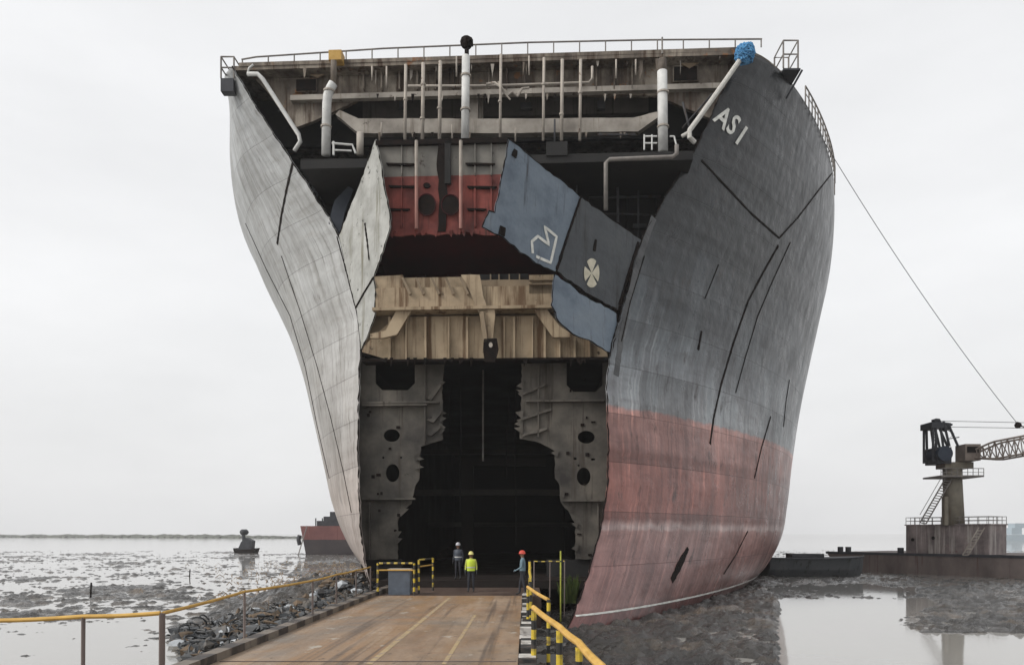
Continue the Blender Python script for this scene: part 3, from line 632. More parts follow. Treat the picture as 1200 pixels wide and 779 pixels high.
# ragged lower lip and the dark red recess underneath
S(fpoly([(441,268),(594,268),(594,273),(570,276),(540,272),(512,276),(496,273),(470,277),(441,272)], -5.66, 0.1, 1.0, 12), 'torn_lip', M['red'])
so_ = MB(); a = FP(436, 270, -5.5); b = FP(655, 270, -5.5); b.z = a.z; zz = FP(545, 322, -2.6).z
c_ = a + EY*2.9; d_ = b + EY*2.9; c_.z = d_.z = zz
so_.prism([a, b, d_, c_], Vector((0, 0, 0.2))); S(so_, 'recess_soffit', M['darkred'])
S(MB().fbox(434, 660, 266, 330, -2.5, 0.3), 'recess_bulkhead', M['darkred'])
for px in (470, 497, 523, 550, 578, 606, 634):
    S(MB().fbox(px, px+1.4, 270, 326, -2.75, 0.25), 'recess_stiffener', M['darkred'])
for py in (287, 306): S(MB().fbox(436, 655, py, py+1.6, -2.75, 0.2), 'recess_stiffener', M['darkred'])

# cream section
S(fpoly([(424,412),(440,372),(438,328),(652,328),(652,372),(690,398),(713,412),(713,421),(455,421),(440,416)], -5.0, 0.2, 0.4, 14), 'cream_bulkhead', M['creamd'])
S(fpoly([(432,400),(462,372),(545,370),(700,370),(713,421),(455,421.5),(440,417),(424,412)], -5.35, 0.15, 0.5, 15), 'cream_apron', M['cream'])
for i, px in enumerate([455, 475, 497, 525, 546, 590, 601, 623, 637, 655, 672, 690]):
    S(MB().fbox(px, px+(1.6 if i % 2 else 2.6), 371 if px < 650 else 396, 420.5, -5.62, 0.27), 'apron_rib', M['cream'])
S(MB().fbox(440, 652, 336, 360, -5.9, 0.9), 'cream_girder', M['cream'])
S(MB().fbox(436, 650, 358.5, 362, -6.2, 1.0), 'girder_flange', M['cream'])
S(MB().fbox(462, 552, 325, 338, -5.55, 0.3), 'girder_web', M['cream'])
for i, px in enumerate([470, 486, 504, 521, 538]):
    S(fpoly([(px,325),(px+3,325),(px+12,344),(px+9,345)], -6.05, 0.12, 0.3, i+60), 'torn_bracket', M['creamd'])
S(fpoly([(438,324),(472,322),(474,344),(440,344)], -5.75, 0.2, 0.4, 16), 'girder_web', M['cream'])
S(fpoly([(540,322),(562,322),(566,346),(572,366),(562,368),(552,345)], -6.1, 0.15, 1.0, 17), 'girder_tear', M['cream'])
S(MB().fbox(562, 619, 321, 341, -4.7, 0.2), 'web_gap', M['darkgrey'])
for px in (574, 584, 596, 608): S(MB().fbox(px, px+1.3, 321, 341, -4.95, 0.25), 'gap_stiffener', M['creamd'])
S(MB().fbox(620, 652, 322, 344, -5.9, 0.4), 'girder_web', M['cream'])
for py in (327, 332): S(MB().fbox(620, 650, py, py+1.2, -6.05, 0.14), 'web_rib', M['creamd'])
S(fpoly([(466,361),(484,361),(465,392),(448,396),(434,396),(434,391),(452,387)], -6.0, 0.2, 0.3, 18), 'knee_bracket', M['cream'])
S(fpoly([(624,361),(640,361),(656,382),(668,390),(668,395),(648,395)], -6.0, 0.2, 0.3, 19), 'knee_bracket', M['cream'])
S(fpoly([(560,360),(580,360),(578,395),(583,410),(568,414),(566,395)], -6.1, 0.3, 0.8, 20), 'centre_post', M['cream'])
S(fpoly([(563,365),(567,365),(571,400),(566,402)], -6.25, 0.14, 0.4, 21), 'post_edge', M['creamd'])
S(fpoly([(567,397),(582,396),(584,408),(580,424),(568,424),(566,410)], -6.25, 0.2, 0.8, 22), 'burnt_stub', M['cut'])
frame_ell(575, 404, 2.2, 3, -6.3, 0.04, 'shackle', M['pipe2'], ship)
S(MB().fbox(424, 713, 419.6, 422.2, -5.7, 0.8), 'apron_sill', M['cut'])

# wing bulkheads below with holes (2D curve fill gives real openings)
def holed(outer, holes, k, th, name, m):
    cu = bpy.data.curves.new('c', 'CURVE'); cu.dimensions = '2D'; cu.fill_mode = 'BOTH'; cu.extrude = th/2
    d0 = K0 + k
    def to2(x, y): p = FP(x, y, k); return (p.dot(EX), p.z)
    for pl in [outer] + holes:
        sp = cu.splines.new('POLY'); sp.points.add(len(pl)-1); sp.use_cyclic_u = True
        for i, (x, y) in enumerate(pl): a, b = to2(x, y); sp.points[i].co = (a, b, 0, 1)
    ob = bpy.data.objects.new('c', cu); C.objects.link(ob); bpy.context.view_layer.update()
    me = bpy.data.meshes.new_from_object(ob); bpy.data.objects.remove(ob)
    c0 = FP(617, 600, k).dot(EY)
    mb = MB(); mb.v = [EX*v.co.x + EY*(c0 + v.co.z + th/2) + EZ*v.co.y for v in me.vertices]; mb.f = [tuple(p.vertices) for p in me.polygons]
    return S(mb, name, m)
def ell(cx, cy, rx, ry, n=18): return [(cx+rx*math.cos(2*math.pi*i/n), cy+ry*math.sin(2*math.pi*i/n)) for i in range(n)]
def octo(x0, x1, y0, y1, c): return [(x0, y0), (x1, y0), (x1, y1-c), (x1-c, y1), (x0+c, y1), (x0, y1-c)]
WL = rough_outline([(419.5,420),(521,420),(518,450),(519,515),(505,519),(493,523),(491,562),(487,568),(482,590),(472,598),(466,610),(466,655),(421,655)], 0.7, 3, 4)
WR = rough_outline([(611,420),(725,420),(725,655),(674,655),(674,615),(668,602),(657,588),(655,566),(650,560),(650,528),(630,518),(609,514),(611,460)], 0.7, 4, 4)
holed(WL, [octo(440, 486, 424, 457, 8), ell(459, 510, 9.5, 7.5), ell(460, 554, 8, 10.5), ell(449,536,1.6,1.3), ell(470,536,1.4,1.3)], -4.3, 0.12, 'wing_bulkhead', M['wing'])
holed(WR, [octo(664, 706, 424, 459, 8), ell(687, 512, 10, 7.5), ell(684, 558, 8, 10.5), ell(674,537,2,1.5), ell(695,538,2.4,1.5), ell(678,545,1.2,1.2)], -4.3, 0.12, 'wing_bulkhead', M['wing'])
for (x0, x1, y) in ((424,514,470),(424,500,473),(616,708,468),(424,486,583),(658,706,585)):
    S(MB().fbox(x0, x1, y, y+2.2, -4.65, 0.33), 'bulkhead_ledge', M['wing'])
for (x0, x1, x2, x3, y0, y1) in ((500,517,505,518,448,466),(500,517,508,518,480,492),(500,516,505,518,498,508),(612,640,612,628,448,460),(612,645,612,632,478,489),(612,640,612,628,500,509)):
    S(fpoly([(x0,y1),(x1,y0),(x1+1,y0+3),(x2,y1+3)], -4.5, 0.15, 0.8, int(x0+y0)), 'torn_bracket', M['wing'])
for (x, y0, y1) in ((497,428,520),(630,428,512),(700,590,650),(432,588,655)):
    S(MB().fbox(x, x+1.6, y0, y1, -4.5, 0.18), 'bulkhead_rib', M['wing'])
for i in range(22):
    x = random.uniform(424, 470) if i % 2 else random.uniform(660, 705); y = random.uniform(430, 650)
    S(MB().fbox(x, x+random.uniform(2,5), y, y+random.uniform(1.5,4), -4.36, 0.05), 'burnt_patch', M['cut'])
S(fpoly([(424,655),(470,655),(478,690),(452,700),(424,700)], -4.1, 0.3, 1.0, 30), 'lower_floor_frame', M['darkgrey'])
S(fpoly([(640,655),(705,655),(690,690),(660,715),(640,700)], -4.1, 0.3, 1.0, 31), 'lower_floor_frame', M['darkgrey'])
# ragged pieces hanging around the dark opening
# hold behind: walls, ceiling, end
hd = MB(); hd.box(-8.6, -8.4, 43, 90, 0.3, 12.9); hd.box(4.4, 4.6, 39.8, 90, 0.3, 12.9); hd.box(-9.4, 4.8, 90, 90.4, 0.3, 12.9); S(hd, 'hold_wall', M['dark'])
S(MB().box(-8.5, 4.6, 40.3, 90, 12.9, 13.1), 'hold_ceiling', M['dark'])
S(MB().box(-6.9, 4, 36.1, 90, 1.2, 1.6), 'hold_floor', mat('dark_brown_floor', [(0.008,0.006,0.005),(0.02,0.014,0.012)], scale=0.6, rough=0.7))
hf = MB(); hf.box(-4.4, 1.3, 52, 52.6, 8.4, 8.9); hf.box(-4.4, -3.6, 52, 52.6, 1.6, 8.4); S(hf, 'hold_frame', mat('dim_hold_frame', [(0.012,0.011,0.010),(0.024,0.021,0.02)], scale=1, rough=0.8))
S(MB().tube([FP(566,425,-1), FP(566,540,-1)], 0.06, 6), 'hanging_pipe', M['rail'])

rnd = random.Random(99)
for i in range(34):
    px = rnd.uniform(330, 860); py = 67 - 0.033*(px-617) + rnd.uniform(3, 7); L_ = rnd.uniform(4, 26); w_ = rnd.uniform(1.0, 4.5)
    S(fpoly([(px,py),(px+w_,py),(px+w_*rnd.uniform(.3,1),py+L_*rnd.uniform(.6,.95)),(px+w_*rnd.uniform(0,.6),py+L_)], rnd.uniform(-0.1,0.5), 0.03, 0.5, i+200), 'torn_strip', [M['beam'], M['fascia'], M['cut'], M['fascia']][i % 4])
for i in range(26):
    px = rnd.uniform(432, 745); py = rnd.choice([111, 156]); L_ = rnd.uniform(3, 12)
    S(fpoly([(px,py-1),(px+3,py-1),(px+2,py+L_*.7),(px+1,py+L_)], 0.28, 0.03, 0.4, i+300), 'torn_strip', [M['beam'], M['cut'], M['fascia']][i % 3])
for i in range(18):
    px = rnd.uniform(430, 706); S(fpoly([(px,419),(px+4,419),(px+3,419+rnd.uniform(3,7)),(px+1,422+rnd.uniform(2,9))], -5.72, 0.03, 0.5, i+400), 'torn_strip', M['cut'])
for i in range(16):
    px = rnd.uniform(445, 590); L_ = rnd.uniform(3, 9); S(fpoly([(px,270),(px+5,270),(px+3,271+L_),(px+1,272+L_*.5)], -5.7, 0.03, 0.8, i+500), 'torn_strip', M['red'])
for i in range(26):
    y = rnd.uniform(445, 650); sd_ = i % 2; x = np.interp(y, [420,515,525,570,590,610,655], [520,518,491,486,476,468,466] if sd_ else [611,609,650,655,664,673,674]); e_ = 1 if sd_ else -1
    S(fpoly([(x-4*e_,y-3),(x+rnd.uniform(2,9)*e_,y+rnd.uniform(-4,4)),(x-3*e_,y+rnd.uniform(3,8))], -4.4, 0.04, 1.0, i+600), 'torn_strip', M['wing'])
for i, (y0, y1, x0, x1, r_) in enumerate([(425,600,537,541,.05),(425,560,597,594,.04),(430,520,530,527,.03),(425,640,606,603,.04)]):
    S(MB().tube([FP(x0+(x1-x0)*t+1.5*math.sin(t*5+i), y0+(y1-y0)*t, 1.0+i) for t in [j/8 for j in range(9)]], r_, 5), 'hanging_hose', M['darkgrey'])
# ---------------- pipes, posts and rails on top
def fpipe(pts, k, r, name, m, n=8): return S(MB().tube([FP(x, y, k) for x, y in pts], r, n), name, m, smooth=True)
fpipe([(391,72),(391,100)], -1.4, 0.17, 'vent_pipe', M['fascia'], 12)
fpipe([(390.5,98),(387,104),(384,112),(383,122),(382,182)], -1.5, 0.25, 'vent_pipe', M['pipe'], 14)
fpipe([(776,70),(776,90)], -1.5, 0.24, 'vent_pipe', M['fascia'], 12)
fpipe([(776,84),(777,178)], -1.6, 0.27, 'vent_pipe', M['pipe'], 14)
fpipe([(546,66),(545,164)], -2.0, 0.22, 'mast_pipe', M['pipe'], 12)
for px, w, t in ((475,0.085,76),(495.5,0.10,74),(515.5,0.10,72),(586.5,0.075,64),(637,0.075,68),(658.5,0.09,70),(680,0.08,70)):
    fpipe([(px+0.5,t),(px-0.5,165)], -2.0, w, 'hanging_post', M['pipe2'], 8)
for px, t, b in ((436,78,95),(453,78,103),(535,66,90),(722,70,92),(620,66,88),(745,70,88),(530,146,166),(604,150,166),(447,144,160)):
    fpipe([(px,t),(px,b)], -0.4, 0.05, 'short_post', M['pipe2'], 6)
fpipe([(478,101),(560,101),(600,100),(690,97),(694,92),(694,78)], -0.9, 0.07, 'cross_pipe', M['pipe2'])
fpipe([(290,87),(302,87),(308,93),(350,158),(352,166),(345,177)], -1.2, 0.12, 'drain_pipe', M['pipe'])
fpipe([(297,76),(292,80),(290,88)], -0.8, 0.06, 'drain_pipe', M['pipe'])
fpipe([(793,170),(793,180),(788,184),(714,187),(710,191),(710,246)], -4.3, 0.11, 'drain_pipe', M['rail'])
S(MB().tube([FP(x,y,-3.4) for x, y in ((389,168),(413,170),(417,180))], 0.06), 'deck_rail', M['pipe'])
S(MB().tube([FP(x,y,-3.4) for x, y in ((391,166),(391,182))], 0.06), 'deck_rail', M['pipe'])
S(MB().tube([FP(x,y,-3.4) for x, y in ((390,176),(412,177))], 0.05), 'deck_rail', M['pipe'])
fpipe([(422,156),(422,182)], -1.2, 0.2, 'bollard_post', M['beam'])
dr = MB()
for a, b in (((755,158),(755,176)),((764,158),(764,176)),((755,160),(770,160)),((755,168),(770,168)),((785,160),(790,160)),((790,160),(793,172))):
    dr.tube([FP(*a,-3.4), FP(*b,-3.4)], 0.045, 6)
S(dr, 'deck_rail', M['pipe'])
wp = [FP(570,99,-1.6), FP(580,97,-1.8), FP(588,103,-2), FP(594,112,-1.8), FP(600,108,-1.6), FP(606,113,-1.5), FP(612,104,-1.4), FP(620,103,-1.3)]
S(MB().tube(wp, 0.07, 6), 'torn_cable', M['pipe2'])
S(MB().tube([FP(584,96,-1.8), FP(589,107,-1.9), FP(598,117,-1.8)], 0.05, 6), 'torn_cable', M['pipe2'])

gm = mat('dull_grey_frame', [(0.035,0.036,0.04),(0.085,0.085,0.09)], scale=1, rough=0.8, streak=(0.05,0.03,0.02))
for a_, b_, k_, r_ in (((656,190),(656,262),-1,.07),((676,192),(676,250),-1.4,.05),((724,200),(724,300),-1,.08),((748,190),(748,285),-.6,.06),((690,232),(775,230),-.5,.07),((700,250),(770,252),-.3,.05),((370,192),(372,238),-1,.07),((398,190),(398,262),-.8,.06),((420,188),(418,225),-1,.05),((362,205),(432,203),-.6,.06),((800,120),(812,165),.5,.07),((835,110),(800,150),.5,.06),((330,112),(352,158),1.2,.07),((326,130),(372,128),1.5,.06),((650,140),(650,170),-1,.06),((700,158),(745,158),-1,.05)):
    fpipe([a_, b_], k_, r_, 'frame_pipe', gm, 6)
for a_ in ((700,224,30,3),(655,216,12,8),(742,262,16,5),(366,216,14,9),(405,232,10,12),(405,100,10,8),(465,118,10,8),(610,120,14,7),(700,118,9,9),(827,92,8,10)):
    S(MB().fbox(a_[0], a_[0]+a_[2], a_[1], a_[1]+a_[3], (0.2 if a_[1]>180 else 1.9), 0.3), 'junction_casing', gm)
for px, y_, k_, r_ in ((385.5,108,-1.5,.31),(382.3,150,-1.5,.31),(777,110,-1.6,.33),(777,150,-1.6,.33),(546,90,-2,.28),(545.5,130,-2,.28),(496,100,-2,.14),(495,140,-2,.14),(475,118,-2,.12),(515,128,-2,.14),(586,120,-2,.11),(637,100,-2,.11),(658,135,-2,.13),(680,110,-2,.12)):
    c_ = FP(px, y_, k_); S(MB().tube([c_, c_+EZ*0.09], r_, 12), 'pipe_flange', M['pipe2'])
for i, (y_, z_) in enumerate([(48,6.2),(56,9.6),(64,4.4),(72,7.6)]):
    S(MB().box(-8.3, 4.3, y_, y_+0.4, z_, z_+0.35), 'hold_beam', mat('dim_deck_beam', [(0.02,0.018,0.017),(0.05,0.045,0.04)], scale=0.6, rough=0.8) if i == 0 else bpy.data.materials['dim_deck_beam'])
# guard rail round the upper deck
gr = S(MB(
    ).tube([FP(x, y, 0.3) for x, y in ((283,70),(300,67),(450,57),(620,50),(760,47),(893,46))], 0.045, 6), 'guard_rail', M['rail'])
for i in range(21):
    px = 284 + i*30.4; MB().tube([FP(px, 76 - (px-272)*0.033, 0.3), FP(px, np.interp(px, [283,300,450,620,760,900],[70,67,57,50,47,46]), 0.3)], 0.04, 6).build('rail_post', M['rail'], gr)
# ladder cages at both deck corners
lc = MB()
def cage(c, w, h_, dp):
    x, y, z = c; P_ = [(x, y, z), (x+w, y, z), (x+w, y+dp, z), (x, y+dp, z)]
    for p in P_: lc.tube([p, (p[0], p[1], z+h_)], 0.05, 6)
    for hh in (h_*0.5, h_):
        lc.tube([(a[0], a[1], z+hh) for a in P_+P_[:1]], 0.045, 6)
a = Wp(259, 92, 44.5); cage((a.x, a.y, a.z), 0.75, 1.25, 1.5)
S(lc, 'corner_cage', M['rail'])
S(MB().box(a.x-0.02, a.x+0.72, a.y-0.02, a.y+0.5, a.z-0.75, a.z), 'corner_platform', M['cranedk'])
lc = MB(); a = Wp(918, 80, 44.5); cage((a.x, a.y, a.z), 0.85, 1.6, 1.6)
S(lc, 'corner_cage', M['rail'])
pb = MB().box(a.x, a.x+1.0, a.y, a.y+1.7, a.z-0.1, a.z); pb.tube([(a.x+1.1, a.y, a.z-0.1), (a.x+0.5, a.y+1, a.z-1.2)], 0.06); S(pb, 'corner_platform', M['cranedk'])
# rail along starboard deck edge
tr_ = topR; rr = MB(); pts = [p for p in tr_[40:92:3]]
rr.tube([p + Vector((0.1, 0, 0.9)) for p in pts], 0.05, 6); rr.tube([p + Vector((0.1, 0, 0.45)) for p in pts], 0.03, 6)
sr_ = S(rr, 'guard_rail', M['rail'])
for p in pts[::1]: MB().tube([p + Vector((0.1, 0, -0.2)), p + Vector((0.1, 0, 0.9))], 0.045, 6).build('rail_post', M['rail'], sr_)
# lamp on mast pipe, ochre box on rail
lp = MB().tube([FP(547, 66, -2.0), FP(547, 58, -2.0)], 0.12, 8); lp.blob(FP(547, 50, -2.0), 0.42, 3, 2, (0.85, 0.85, 0.85), 0.06); lp.fbox(541, 553, 44, 47, -2.3, 0.6)
S(lp, 'mast_lamp', M['cut'])
S(MB().fbox(385, 400, 58.5, 70, -0.6, 0.7), 'junction_box', M['ochre'])
S(MB().tube([FP(776,63,-0.5), FP(776,44,-0.5)], 0.05, 6), 'aerial', M['rail'])

# ------------------------------------------------------------------ things hanging on the ship
random.seed(5); nb_ = MB(); c0 = Wp(873, 63, 41.5)
for i in range(46):
    pts = []; r = 0.48; ph = random.uniform(0, 6.28); ax = Vector((random.uniform(-1,1), random.uniform(-1,1), random.uniform(-1,1))).normalized(); u = ax.orthogonal().normalized(); w = ax.cross(u)
    for j in range(13): aa = j*0.5; pts.append(c0 + (u*math.cos(aa+ph)*1.15 + w*math.sin(aa+ph))*r*random.uniform(0.75,1.1))
    nb_.tube(pts, 0.045, 5)
nb_.blob(c0, 0.42, 9, 2, (1.1, 1, 0.9), 0.12)
tag(nb_.build('net_bundle', M['blue']), 'blue tangled net bundle on the top corner of the black shell', 'net')
rp = [c0, Wp(866,72,41.4), Wp(845,102,41.0), Wp(820,137,40.6), Wp(808,153,40.4), Wp(808,161,40.4), Wp(814,167,40.6)]
tag(MB().tube(rp, 0.13, 8).tube([Wp(808,155,40.4), Wp(799,160,40.6)], 0.1, 8).build('mooring_rope', M['rope']), 'thick pale rope hanging from the blue net bundle down to the shell edge', 'rope')
cab = [Wp(965 + (1193-965)*t, 165 + (497-165)*t + 26*4*t*(1-t)*0.45 , 52 + 6*t) for t in [i/24 for i in range(25)]]
tag(MB().tube(cab, 0.022, 6).build('tow_cable', M['cable']), 'thin steel cable running from the top of the black shell down to the hook block', 'cable')

# ------------------------------------------------------------------ ramp
ZR = 1.3
def deck_mat():
    m = bpy.data.materials.new('ramp_concrete'); m.use_nodes = True; t = m.node_tree; n = t.nodes; L = t.links; p = n['Principled BSDF']
    g = n.new('ShaderNodeNewGeometry')
    def noise(st, sc_, det, lo, hi, amt=1.0, rough=0.6):
        a = n.new('ShaderNodeMapping'); a.inputs['Scale'].default_value = st; L.new(g.outputs['Position'], a.inputs[0])
        b = n.new('ShaderNodeTexNoise'); b.inputs['Scale'].default_value = sc_; b.inputs['Detail'].default_value = det; b.inputs['Roughness'].default_value = rough; L.new(a.outputs[0], b.inputs['Vector'])
        c = n.new('ShaderNodeMapRange'); c.inputs[1].default_value = lo; c.inputs[2].default_value = hi; c.inputs[4].default_value = amt; L.new(b.outputs[0], c.inputs[0]); return c.outputs[0]
    def mix(col, f, c):
        x = n.new('ShaderNodeMix'); x.data_type = 'RGBA'; L.new(f, x.inputs[0])
        if isinstance(col, tuple): x.inputs[6].default_value = (*col, 1)
        else: L.new(col, x.inputs[6])
        x.inputs[7].default_value = (*c, 1); return x.outputs[2]
    col = mix((0.185, 0.125, 0.082), noise((1, 0.25, 1), 0.9, 7, 0.35, 0.65), (0.31, 0.225, 0.155))
    col = mix(col, noise((1.6, 0.09, 1), 1.3, 5, 0.46, 0.60, 0.85), (0.24, 0.145, 0.075))
    col = mix(col, noise((0.5, 0.5, 1), 0.6, 6, 0.5, 0.68, 0.7), (0.14, 0.13, 0.115))
    col = mix(col, noise((0.35, 2.2, 1), 1.2, 5, 0.56, 0.7, 0.6), (0.26, 0.14, 0.08))
    col = mix(col, noise((1, 1, 1), 4, 8, 0.62, 0.68, 0.8), (0.06, 0.045, 0.035))
    col = mix(col, noise((1, 0.6, 1), 2.1, 6, 0.64, 0.68, 0.8), (0.36, 0.33, 0.28))
    col = mix(col, noise((2.6, 0.05, 1), 0.9, 4, 0.55, 0.64, 0.7), (0.075, 0.055, 0.042))
    L.new(col, p.inputs['Base Color'])
    p.inputs['Roughness'].default_value = 0.62
    L.new(noise((1, 0.5, 1), 1.5, 6, 0.3, 0.7, 1), (rr_ := n.new('ShaderNodeMapRange')).inputs[0]); rr_.inputs[3].default_value = 0.42; rr_.inputs[4].default_value = 0.75; L.new(rr_.outputs[0], p.inputs['Roughness'])
    b = n.new('ShaderNodeTexNoise'); b.inputs['Scale'].default_value = 9; b.inputs['Detail'].default_value = 7; L.new(g.outputs['Position'], b.inputs['Vector'])
    bp = n.new('ShaderNodeBump'); bp.inputs['Strength'].default_value = 0.5; bp.inputs['Distance'].default_value = 0.03; L.new(b.outputs[0], bp.inputs['Height']); L.new(bp.outputs[0], p.inputs['Normal'])
    return m
M['deck'] = deck_mat()
MB().box(-6.05, -0.17, 3, 31, 0.0, ZR).build('ramp', M['deck'], kind='structure')
MB().box(-6.6, 0.6, 31.03, 36.08, 0.0, ZR-0.03).build('ramp_landing', mat('dark_rusty_landing', [(0.045,0.03,0.025),(0.10,0.07,0.055)], scale=0.8, rough=0.65), kind='structure')
wl = mat('worn_yellow_line', [(0.27,0.205,0.14),(0.44,0.33,0.16)], scale=2.5, rough=0.65, spots=(0.26,0.2,0.15), spot_scale=2.5, spot_at=0.52)
def line(p0, p1, w, name='painted_line'):
    a = Vector((*p0, ZR+0.004)); b = Vector((*p1, ZR+0.004)); s_ = Vector((w/2, 0, 0))
    MB().add([a-s_, a+s_, b+s_, b-s_], [(0,1,2,3)]).build(name, wl, kind='structure')
def rampxy(px, py): d = (CZ-ZR)*F/(py-VY); return ((px-VX)/F*d, d)
line(rampxy(432,778), rampxy(527,700), 0.13); line(rampxy(520,778), rampxy(557,720), 0.09)
sm = MB(); 
for y in (15.0,): sm.box(-6.0, -0.2, y, y+0.05, ZR+0.004, ZR+0.012)
tag(sm.build('ramp_joint_strips', M['rust'], kind='structure'))
# kerbs
tag(MB().box(-6.35, -6.05, 3, 34.8, 0.0, ZR+0.16).build('kerb_beam', M['kerb']), 'black and white painted kerb beam along the left edge of the ramp', 'kerb', None)
kb = MB()
random.seed(3)
y = 6.0
while y < 30.6:
    l = random.uniform(0.5, 0.9); kb.box(-0.15+random.uniform(-.02,.04), 0.16+random.uniform(-.03,.05), y, y+l, 0.9, ZR+random.uniform(0.1,0.26)); y += l + random.uniform(0.08, 0.3)
tag(kb.build('kerb_blocks', M['kerb2']), 'broken row of black and white kerb blocks along the right edge of the ramp', 'kerb')

# left railing
def fence(name, pts, labels, cat, railz, postm, railm, base, r=0.045, pr=0.04, mid=None):
    t = thing(name, (*pts[0][:2], base), labels, cat)
    for (x, y, b_, tp) in pts:
        MB().tube([(x, y, b_), (x+0.01, y, tp)], pr, 8).build('post', postm, t)
    def sag(z):
        o = []
        for a, b in zip(pts[:-1], pts[1:]):
            for i in range(6):
                s_ = i/6; o.append((a[0]+(b[0]-a[0])*s_, a[1]+(b[1]-a[1])*s_, a[3]+(b[3]-a[3])*s_-z-0.015*math.sin(math.pi*s_)))
        o.append((pts[-1][0], pts[-1][1], pts[-1][3]-z)); return o
    MB().tube(sag(0), r, 8).build('rail', railm, t)
    if mid: MB().tube(sag(mid), r*0.6, 6).build('rail', railm, t)
    return t
def lp_(px, py_top, d): p = Wp(px, py_top, d); return p.x, d, p.z
P_ = [(-13.2, 11.9), (-9.9, 12.0), (-7.05, 12.05), (-5.75, 12.1)]
pts = []
for px, py, d in ((-130, 730, 12.6), (-20, 727, 12.6), (97, 722, 12.6), (188, 718, 12.6)):
    x, y, z = lp_(px, py, d); pts.append((x, y, 1.0, z))
MB().box(-22, -6.4, 2.0, 12.75, 0.0, 1.05).build('pontoon', M['rust'])
tag(bpy.data.objects['pontoon'], 'low rusty steel pontoon carrying the yellow rail at the near left', 'pontoon')
fence('railing', pts, 'yellow hand rail on dark posts crossing the near left corner', 'railing', None, M['rust'], M['yellow'], 1.0, r=0.036, pr=0.033)
pts = []
for px, py, d in ((191,718,12.9),(286,693,17.3),(366,680,22.5),(394,673,26.0),(417,668,29.5),(434,664,33)):
    x, y, z = lp_(px, py, d); pts.append((x, y, 0.2, z))
fence('railing', pts, 'rusty yellow railing behind the rubbish heap on the left of the ramp', 'railing', None, M['rust'], M['ochre'], 0.2, r=0.032, pr=0.03)
# right railing
pts = [(0.95, 4.8), (0.79, 8.1), (0.67, 9.9), (0.49, 11.6), (0.13, 14.6)]
fence('railing', [(x, y, 0.2, 2.4) for x, y in pts], 'bright yellow railing on striped posts nearest on the right of the ramp', 'railing', None, M['yb'], M['yellow'], 0.2, r=0.05, pr=0.05)
fence('railing', [(0.46, 16.3, 0.2, 2.4), (0.03, 20.2, 0.2, 2.4)], 'short slanting yellow rail beside the kerb blocks', 'railing', None, M['yb'], M['yellow'], 0.2, r=0.04, pr=0.04)
fence('railing', [(0.1, 20.6, 0.2, 2.5), (0.12, 23, 0.2, 2.5), (0.1, 25.5, 0.2, 2.55), (0.12, 28, 0.2, 2.6), (0.12, 30.8, 0.2, 2.7)], 'striped railing at the far right end of the ramp', 'railing', None, M['yb'], M['yb'], 0.2, r=0.045, pr=0.045, mid=0.45)
fence('railing', [(0.3, 31.2, 1.2, 2.68), (0.95, 31.3, 1.2, 2.68), (1.55, 31.4, 0.4, 2.68)], 'dim striped cross rail behind the end of the right railing', 'railing', None, M['rust'], M['ybx'], 0.4, r=0.025, pr=0.025)
pl_ = Wp(657, 690, 32); tag(MB().tube([(pl_.x, 32, 0), (pl_.x, 32, Wp(657,645,32).z)], 0.032, 8).build('marker_pole', plain('lime_yellow_paint', (0.38,0.40,0.06))), 'thin lime yellow pole standing right of the opening', 'pole')
# green plant tuft next to pole
tf = MB(); random.seed(8)
for i in range(60):
    b = Vector((pl_.x+0.15+random.uniform(-.1,.5), 32.2+random.uniform(-.3,.3), 0.9)); h_ = random.uniform(0.5,1.3); l = Vector((random.uniform(-.35,.35), random.uniform(-.3,.3), h_))
    w = Vector((0.035, 0.01, 0)); tf.add([b-w, b+w, b+l*0.6+w*1.2, b+l, b+l*0.6-w*1.2], [(0,1,2,3,4)])
tag(tf.build('weed_tuft', mat('weed_green', [(0.03,0.05,0.015),(0.07,0.09,0.02)], scale=3, rough=0.8)), 'small green weed tuft at the foot of the lime pole', 'plant')
# left barriers
def barrier(name, x0, x1, y0, y1, z0, z1, label):
    t = thing(name, (x0, y0, z0), label, 'barrier')
    for x, y in ((x0, y0), (x1, y1)): MB().tube([(x, y, z0), (x, y, z1)], 0.045, 8).build('post', M['yb'], t)
    MB().tube([(x0, y0, z1), (x1, y1, z1)], 0.04, 8).build('top_bar', M['ybx'], t)
    MB().tube([(x0, y0, z1-0.28), (x1, y1, z1-0.28)], 0.03, 8).build('lower_bar', M['yellow'], t)
    return t
a = Wp(441, 697, 31); b = Wp(484, 697, 31)
barrier('barrier', a.x, b.x, 31.3, 31.3, ZR-0.03, Wp(441,660,31).z, 'yellow and black barrier frame at the left of the ship opening')
a = Wp(490, 694, 32); barrier('barrier', a.x, a.x+0.35, 32.2, 34.2, ZR-0.03, Wp(490,656,32).z, 'darker striped barrier turned towards the hold behind the grey cabinet')
a = Wp(455, 695, 31.8); b = Wp(480, 695, 31.8)
cb = thing('cabinet', (a.x, 31.8, ZR-0.03), 'blue grey steel cabinet behind the left barrier frame', 'cabinet')
MB().box(a.x, b.x, 31.8, 32.4, ZR-0.03, ZR+0.98).build('case', M['greybox'], cb); MB().box(a.x-0.03, b.x+0.03, 31.75, 32.43, ZR+0.98, ZR+1.04).build('lid', M['pipe2'], cb)

# rubbish heap
random.seed(12); hp_ = MB(); hw = MB(); ho = MB()
def inpoly(x, y, P):
    c = False; j = len(P)-1
    for i in range(len(P)):
        if (P[i][1] > y) != (P[j][1] > y) and x < (P[j][0]-P[i][0])*(y-P[i][1])/(P[j][1]-P[i][1])+P[i][0]: c = not c
        j = i
    return c
